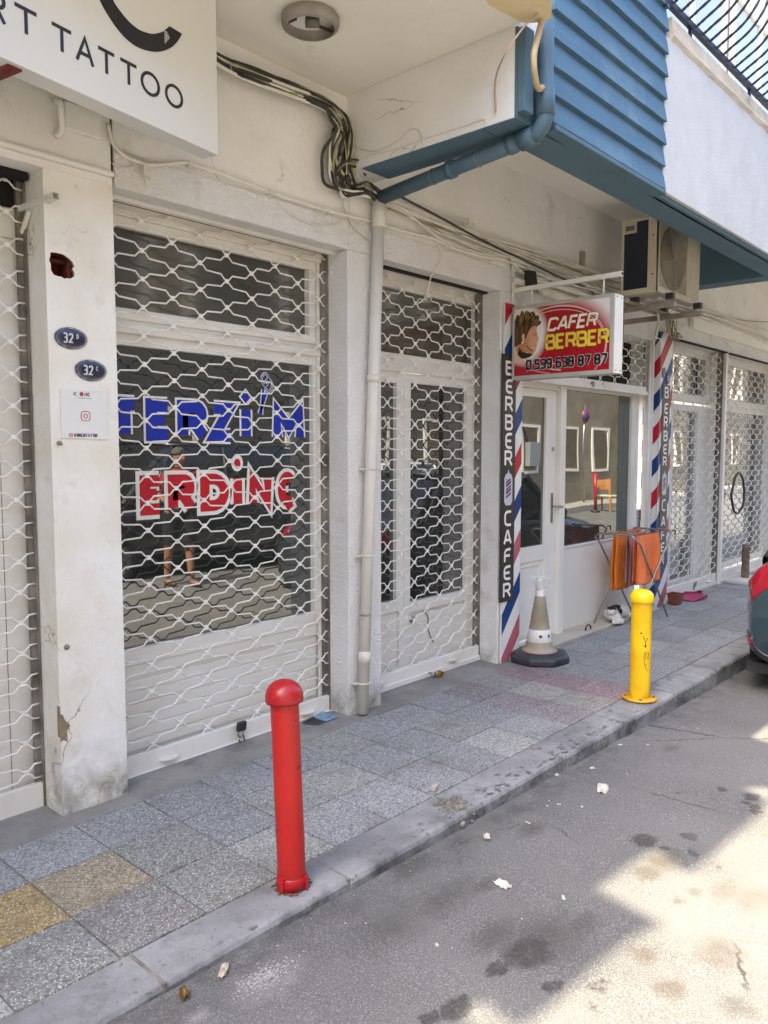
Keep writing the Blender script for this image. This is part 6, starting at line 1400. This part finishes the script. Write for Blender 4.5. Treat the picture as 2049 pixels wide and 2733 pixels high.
# ------------------------------------------------------------------ cars
def car(label, x0, yc, Lc, Wd, Hb, Hr, paint, flip=False, suv=False):
    """x0 = rear end when flip is False; nose towards +x"""
    RZ = road_z(x0+Lc/2); q = Vector((x0+Lc/2, yc, RZ)); T = thing('parked_car', label, 'car', q); sg = 1
    def X(t): return x0+t*Lc if not flip else x0+(1-t)*Lc
    st = [(0, .30, .80, .66, .80), (.012, .24, .90, .76, .84), (.04, .21, .98, .83, .90), (.10, .2, 1.0, .87, .95), (.2, .2, 1.03, .89, 1), (.4, .2, 1.02, .9, 1), (.6, .2, 1.0, .9, 1), (.72, .2, .97, .9, 1), (.85, .2, .88, .88, .97), (.94, .21, .80, .83, .92), (.985, .24, .70, .74, .85), (1, .30, .58, .62, .8)]
    a = MB(); a.smooth = True; n = 28; vs = []
    for t, zb_, zt_, w1_, w2_ in st:
        for k in range(n):
            an = 2*pi*k/n; c_, s_ = cos(an), sin(an); e = .45
            yy = (abs(c_)**e)*(1 if c_ > 0 else -1)*Wd/2*(w2_ if s_ < .3 else w2_-.04*s_); zz = (zb_+zt_)/2*Hb+(abs(s_)**e)*(1 if s_ > 0 else -1)*(zt_-zb_)/2*Hb
            vs.append((X(t), yc+yy, RZ+zz))
    a.add(vs, [(i*n+k, i*n+(k+1) % n, (i+1)*n+(k+1) % n, (i+1)*n+k) for i in range(len(st)-1) for k in range(n)]+[tuple(range(n)), tuple((len(st)-1)*n+k for k in range(n))])
    body = part(a, 'body', paint, T)
    gh = [(.06 if suv else .13, 0.0), (.10 if suv else .23, .85), (.2 if suv else .33, 1), (.55, 1), (.62, .92), (.76, 0)]
    a = MB(); a.smooth = True; vs = []; n = 12
    for t, hgt in gh:
        zt2 = lerp(.92*Hb, Hr, hgt); w_ = Wd/2*lerp(.93, .74, hgt)
        pr = [(-Wd/2*.93, .86*Hb), (-lerp(Wd/2*.93, w_, .5), lerp(.86*Hb, zt2, .5)), (-w_, zt2-.04*hgt), (-w_*.85, zt2), (0, zt2+.02*hgt), (w_*.85, zt2), (w_, zt2-.04*hgt), (lerp(Wd/2*.93, w_, .5), lerp(.86*Hb, zt2, .5)), (Wd/2*.93, .86*Hb)]
        vs += [(X(t), yc+y, RZ+z) for y, z in pr]
    m9 = 9
    a.add(vs, [(i*m9+k, i*m9+k+1, (i+1)*m9+k+1, (i+1)*m9+k) for i in range(len(gh)-1) for k in range(m9-1)])
    part(a, 'windows', mat('car_glass', (.012, .015, .015), .04, spec=.9), T)
    a = MB(); a.smooth = True; t0, t1 = gh[1][0]+.02, gh[4][0]-.02
    a.add([(X(t), yc+y*Wd/2*.72, RZ+Hr+.026-.03*abs(y)**2-.03*abs((t-.45)*2.2)**2) for t in [lerp(t0, t1, k/6) for k in range(7)] for y in (-1, -.5, 0, .5, 1)], [(i*5+k, i*5+k+1, (i+1)*5+k+1, (i+1)*5+k) for i in range(6) for k in range(4)])
    rf = part(a, 'roof', paint, T); sd_ = rf.modifiers.new('t', 'SOLIDIFY'); sd_.thickness = .03
    for t in (gh[0][0]+.02, .42, .70):
        for s_ in (-1, 1):
            zt2 = Hr-.04; tt_ = {0: gh[1][0]+.03}.get(0) if t < .3 else (t if t < .5 else .60)
            b = MB(); b.tube([(X(t), yc+s_*Wd/2*.94, RZ+.87*Hb), (X(tt_), yc+s_*Wd/2*.765, RZ+zt2)], .022, 6); part(b, 'window_post', paint if t != .42 else blackp, T)
    for t in (.19, .80):
        for s_ in (-1, 1):
            c = Vector((X(t), yc+s_*(Wd/2-.11), RZ+.31)); w_ = MB(); ax = Vector((0, s_, 0))
            w_.lathe(c, [(.2, -.1), (.30, -.1), (.312, -.07), (.312, .07), (.30, .105), (.215, .11), (.20, .10)], 32, ax); wh = part(w_, 'wheel', mat('tyre_rubber', (.015, .015, .016), .8), T)
            w_ = MB(); w_.lathe(c, [(.205, .10), (.20, .085), (.05, .07), (.045, .1), (.001, .1)], 28, ax)
            for k in range(8): an = k*pi/4; w_.obox(c+ax*.085+Vector((cos(an), 0, sin(an)))*.04-Vector((-sin(an), 0, cos(an)))*.02, Vector((cos(an), 0, sin(an)))*.155, ax*.02, Vector((-sin(an), 0, cos(an)))*.04)
            part(w_, 'rim', mat('alloy_rim', rgb('9EA1A5'), .35, metal=.8), wh)
    def ring(t, an, off):
        for (t0, *r0), (t1, *r1) in zip(st, st[1:]):
            if t0 <= t <= t1: u = (t-t0)/(t1-t0); zb_, zt_, w1_, w2_ = [lerp(p_, q_, u) for p_, q_ in zip(r0, r1)]; break
        c_, s1 = cos(an), sin(an); e = .45
        return Vector((X(t), yc+(abs(c_)**e)*(1 if c_ > 0 else -1)*Wd/2*(w2_ if s1 < .3 else w2_-.04*s1)*(1+off), RZ+(zb_+zt_)/2*Hb+(abs(s1)**e)*(1 if s1 > 0 else -1)*(zt_-zb_)/2*Hb*(1+off)))
    def patch(name, t0, t1, a0, a1, m_, off=.012, n=8):
        b = MB(); b.smooth = True
        vs = [ring(lerp(t0, t1, i/n), lerp(a0, a1, k/n), off)-Vector((.006 if not flip else -.006, 0, 0)) for i in range(n+1) for k in range(n+1)]
        b.add(vs, [(i*(n+1)+k, i*(n+1)+k+1, (i+1)*(n+1)+k+1, (i+1)*(n+1)+k) for i in range(n) for k in range(n)])
        o = part(b, name, m_, T); sd_ = o.modifiers.new('t', 'SOLIDIFY'); sd_.thickness = .012; return o
    redl = mat('red_lamp_plastic', rgb('A3162A'), .15, rgb('8C1022'), 12, .6, coat=.6); seam = mat('panel_gap', (.006, .006, .006), .8); bump_ = mat('dark_bumper', (.02, .022, .026), .3, (.03, .032, .036), 6, .6, coat=.4)
    for s_ in (-1, 1):
        def A(a): return a if s_ > 0 else pi-a
        patch('tail_light', .003, .05, A(.22), A(1.0), redl)
        patch('bumper', .001, .12, A(-.9), A(-.12), bump_, .008)
        patch('reflector', .001, .03, A(-.30), A(-.16), redl, .016, 4)
        patch('panel_gap', .120, .1215, A(-1.3), A(1.3), seam, .003)
        b = MB(); b.ell((X(.965), yc+s_*Wd/2*.66, RZ+.66*Hb), (.09, .14, .06), 12); part(b, 'headlight', mat('clear_lamp', rgb('C9CED2'), .1, coat=1), T)
        b = MB(); b.ell((X(.655), yc+s_*(Wd/2+.10), RZ+.98*Hb), (.06, .09, .06), 12); part(b, 'mirror', paint, T)
    a = MB(); a.box(X(.03), X(.97), yc-Wd/2*.88, yc+Wd/2*.88, RZ+.17, RZ+.24); part(a, 'underside', blackp, T)
    return T
teal = mat('dark_teal_car_paint', rgb('33464E'), .25, rgb('2C3E46'), 3, .4, coat=1); dgrey = mat('dark_grey_car_paint', rgb('2A2D30'), .25, rgb('24272A'), 3, .4, coat=1)
car('dark teal car parked at the kerb on the right edge, red tail light showing', 5.42, .95, 4.2, 1.72, .98, 1.42, teal)
car('white car parked across the road, seen only mirrored in the door glass', 8.9, -2.95, 4.0, 1.7, 1.0, 1.45, mat('white_car_paint', rgb('DADBDC'), .25, rgb('CFD0D2'), 3, .4, coat=1))
car('dark grey car parked on the far side of the road, seen only as a reflection', 3.9, -2.95, 4.6, 1.85, 1.08, 1.72, dgrey, True, True)

# ------------------------------------------------------------------ passer-by, seen mirrored in the shop window
pq = Vector((5.30, -1.40, road_z(5.3))); T = thing('person', 'person in red shirt and dark shorts walking on the road, mirrored in the lettered window', 'person', pq)
def pp(x, y, z): return pq+Vector((x, y, z))
skin = mat('tanned_skin', rgb('A9775C'), .6, rgb('99694F'), 8, .5)
a = MB(); t_ = a.tube
a.ell(pp(0, 0, 1.53), (.088, .078, .115), 18); a.ell(pp(.012, .075, 1.52), (.02, .02, .03), 8)
t_([pp(0, 0, 1.46), pp(0, 0, 1.36)], [.055, .06], 14)
a.ell(pp(0, 0, 1.22), (.185, .11, .2), 18); a.ell(pp(0, 0, .98), (.165, .115, .19), 18)
for s_, ax_ in ((-1, -.10), (1, .14)):
    t_([pp(.095*s_, 0, .92), pp(.10*s_, ax_*.6, .50), pp(.10*s_, ax_-.02, .09)], [.095, .062, .038], 14); a.ell(pp(.10*s_, ax_+.05, .035), (.042, .115, .035), 12)
    t_([pp(.17*s_, 0, 1.34), pp(.245*s_, -.02, 1.08), pp(.21*s_, .16, .98)], [.055, .042, .028], 12); a.ell(pp(.20*s_, .20, .97), (.03, .05, .02), 10)
    for k in range(4): t_([pp(.20*s_+(k-1.5)*.014, .235, .97), pp(.20*s_+(k-1.5)*.015, .275, .96-.004*k)], [.008, .006], 6)
    t_([pp(.175*s_, .21, .975), pp(.155*s_, .245, .985)], [.009, .007], 6)
bo = part(a, 'body', skin, T); rm = bo.modifiers.new('skin', 'REMESH'); rm.mode = 'VOXEL'; rm.voxel_size = .009; rm.use_smooth_shade = True
a = MB(); a.ell(pp(0, 0, 1.23), (.20, .125, .20), 18); a.ell(pp(0, 0, 1.03), (.18, .13, .16), 18)
for s_ in (-1, 1): a.tube([pp(.155*s_, 0, 1.35), pp(.235*s_, -.015, 1.14)], [.07, .062], 14)
o = part(a, 'shirt', mat('red_cotton', rgb('A82028'), .9, rgb('971B22'), 8, .6, .003, 60), T); rm = o.modifiers.new('skin', 'REMESH'); rm.mode = 'VOXEL'; rm.voxel_size = .01; rm.use_smooth_shade = True
a = MB(); a.ell(pp(0, 0, .90), (.18, .13, .11), 18)
for s_, ax_ in ((-1, -.10), (1, .14)): a.tube([pp(.095*s_, 0, .90), pp(.10*s_, ax_*.6, .52)], [.11, .095], 16)
o = part(a, 'shorts', mat('dark_shorts', (.02, .02, .024), .9), T); rm = o.modifiers.new('skin', 'REMESH'); rm.mode = 'VOXEL'; rm.voxel_size = .01; rm.use_smooth_shade = True
a = MB(); a.ell(pp(0, -.012, 1.565), (.094, .086, .095), 16); part(a, 'hair', mat('grey_hair', rgb('5A5450'), .9), T)
for s_, ax_ in ((-1, -.10), (1, .14)): part(MB().ell(pp(.10*s_, ax_+.05, .028), (.05, .13, .03), 14), 'shoe', mat('brown_sandal', rgb('4A3426'), .7), T)

# ------------------------------------------------------------------ street opposite (reflected in the glass, lights the shade)
tag(MB().box(-50, 70, -5.0, -3.95, -.3, 0).build('far_pavement', mat('far_pavement_concrete', (.34, .32, .29), .9, (.28, .27, .24), 2, .8)), kind='structure')
opm = mat('opposite_cream_render', rgb('D9CCAE'), .9, rgb('CDBE9C'), 1.5, .7, .003, 40); opf = mat('opposite_weathered_cream', rgb('8E846F'), .9, rgb('766C58'), 1.1, 1, .003, 40, dirt=(rgb('6F6551'), 1.3, .5, .7)); opd = mat('opposite_dark_stone', (.10, .095, .085), .9, (.06, .06, .055), 1.2, .9); opg = mat('opposite_grey_render', rgb('C9C2B2'), .9, rgb('BBB3A2'), 1.5, .7)
sh_m = mat('brown_shutter', rgb('8C7A5E'), .7, rgb('78684F'), 6, .8)
def opposite(x0, x1, h, m_, label, grp='houses across the street'):
    T = thing('house', label, 'building', ((x0+x1)/2, -5.4, 0), grp)
    a = MB(); a.box(x0+.01, x1-.01, -12, -5.0, 0, h); part(a, 'wall', m_, T)
    a = MB(); a.box(x0, x1, -12.2, -4.75, h, h+.22); part(a, 'roof', mat('terracotta_roof_edge', rgb('A0644A'), .85, rgb('86503A'), 8, .8), T, .01)
    x = x0+.7
    while x < x1-1.4:
        for z in (.9, 3.7):
            if z+1.4 > h: continue
            f = MB(); f.box(x, x+.09, -5.0, -4.95, z, z+1.35); f.box(x+.81, x+.9, -5.0, -4.95, z, z+1.35); f.box(x+.09, x+.81, -5.0, -4.95, z, z+.08); f.box(x+.09, x+.81, -5.0, -4.95, z+1.27, z+1.35); w_ = part(f, 'window', alu_w, T)
            f = MB()
            for k in range(14): f.obox((x+.09, -4.995, z+.09+k*.083), (.72, 0, 0), (0, .02, 0), (0, .012, .07))
            part(f, 'shutter', sh_m, w_)
        x += 2.1
    return T
opposite(-9, 2.2, 6.3, opg, 'grey rendered house across the street, leftmost in the row'); opposite(2.2, 9.4, 5.6, opd, 'dark stone house with brown shutters across the street, seen mirrored'); opposite(9.4, 17.5, 6.6, opd, 'dark stone house across the street, second and taller of two'); opposite(17.5, 28, 7.2, opf, 'cream house across the street, mirrored in the barber window'); opposite(28, 52, 9.5, opf, 'tall cream house across the street, farthest in the row')
T = thing('house', 'unseen dark house added behind the viewer to cut sky light', 'building', (-18, -1, 0))  # unseen block added to dim the skylight from this street end
part(MB().box(-26, -12.5, -4.9, 6, -.3, 8.5), 'wall', opd, T); part(MB().box(-26.2, -12.3, -5.0, 6.2, 8.5, 8.8), 'roof', mat('terracotta_roof_edge', rgb('A0644A'), .85), T)
for k in range(4):
    for z in (1, 4.6):
        w_ = part(MB().box(-12.5, -12.44, -4+k*2.3, -3+k*2.3, z, z+1.5), 'window', alu_w, T); part(MB().box(-12.44, -12.43, -3.92+k*2.3, -3.08+k*2.3, z+.08, z+1.42), 'pane', g_lo, w_)
# chair, warning post, road sign and fittings mirrored in the barber window
cx, cy = 20.3, -3.5; ZF = road_z(12)
T = thing('chair', 'light wooden chair on the sunlit road opposite the barber, mirrored in his window', 'chair', (cx, cy, ZF))
wd_ = mat('light_wood', rgb('B88448'), .6, rgb('9C6C38'), 6, .8)
part(MB().box(cx-.22, cx+.22, cy-.22, cy+.22, ZF+.43, ZF+.47), 'seat', mat('cream_seat', rgb('D8CDB0'), .7), T, .01)
for sx in (-1, 1):
    for sy in (-1, 1): part(MB().box(cx+sx*.19-.02, cx+sx*.19+.02, cy+sy*.19-.02, cy+sy*.19+.02, ZF, ZF+(.43 if sx > 0 else .92)), 'leg', wd_, T, .003)
part(MB().box(cx-.21, cx-.17, cy-.17, cy+.17, ZF+.62, ZF+.90), 'backrest', wd_, T, .01)
T = thing('warning_post', 'red plastic warning post beside the chair across the road', 'post', (19.75, -3.55, ZF)); part(MB().tube([(19.75, -3.55, ZF+.05), (19.75, -3.55, ZF+1.1)], .05, 14), 'tube', red_cap, T); part(MB().tube([(19.75, -3.55, ZF), (19.75, -3.55, ZF+.05)], .16, 18), 'foot', blackp, T)
T = thing('road_sign', 'round road sign on a grey pole across the road, mirrored in the barber window', 'road sign', (20.9, -4.6, 0))
part(MB().tube([(20.9, -4.6, 0), (21.0, -4.6, 2.9)], .035, 12), 'pole', steel, T)
a = MB(); a.lathe((20.98, -4.55, 2.55), [(.001, .0), (.2, .0), (.2, .012), (.001, .012)], 30, Vector((-.45, .9, 0))); pl_ = part(a, 'plate', mat('sign_red_rim', rgb('A3262C'), .4), T)
a = MB(); a.lathe(Vector((20.98, -4.55, 2.55))+Vector((-.45, .9, 0)).normalized()*.0125, [(.001, .0), (.14, .0), (.14, .002), (.001, .002)], 30, Vector((-.45, .9, 0))); part(a, 'disc', mat('sign_blue_disc', rgb('2D4A86'), .4), pl_)
T = thing('power_meter', 'grey meter cabinet with cables on the cream wall across the road', 'cabinet', (18.6, -4.95, 1.1)); part(MB().box(18.4, 18.9, -5.0, -4.8, 1.1, 1.75), 'cabinet', mat('meter_grey', rgb('8E9698'), .6), T, .01)
part(MB().tube(curve([(18.5, -4.95, 1.75), (18.3, -4.93, 2.1), (17.9, -4.95, 2.25), (17.6, -4.95, 2.2)], 5), .03, 8), 'cable', kcable, T)
T = thing('creeper', 'leafy green plant climbing beside the cream house across the road', 'plant', (24.2, -4.8, 0)); a = MB(); rd = random.Random(12)
for k in range(500):
    c = Vector((24.2+rd.gauss(0, .4), -4.75+abs(rd.gauss(0, .18)), rd.uniform(.2, 3.6))); u_ = Vector((rd.gauss(0, 1), rd.gauss(0, 1), rd.gauss(0, 1))).normalized()*.09; v_ = u_.cross(Vector((rd.gauss(0, 1), rd.gauss(0, 1), rd.gauss(0, 1)))).normalized()*.06
    a.add([c-u_, c-v_, c+u_, c+v_], [(0, 1, 2, 3)])
part(a, 'foliage', mat('creeper_green', (.05, .09, .03), .7, (.03, .06, .02), 6, 1), T)

for o in C.objects:
    if '_loc' in o: del o['_loc']
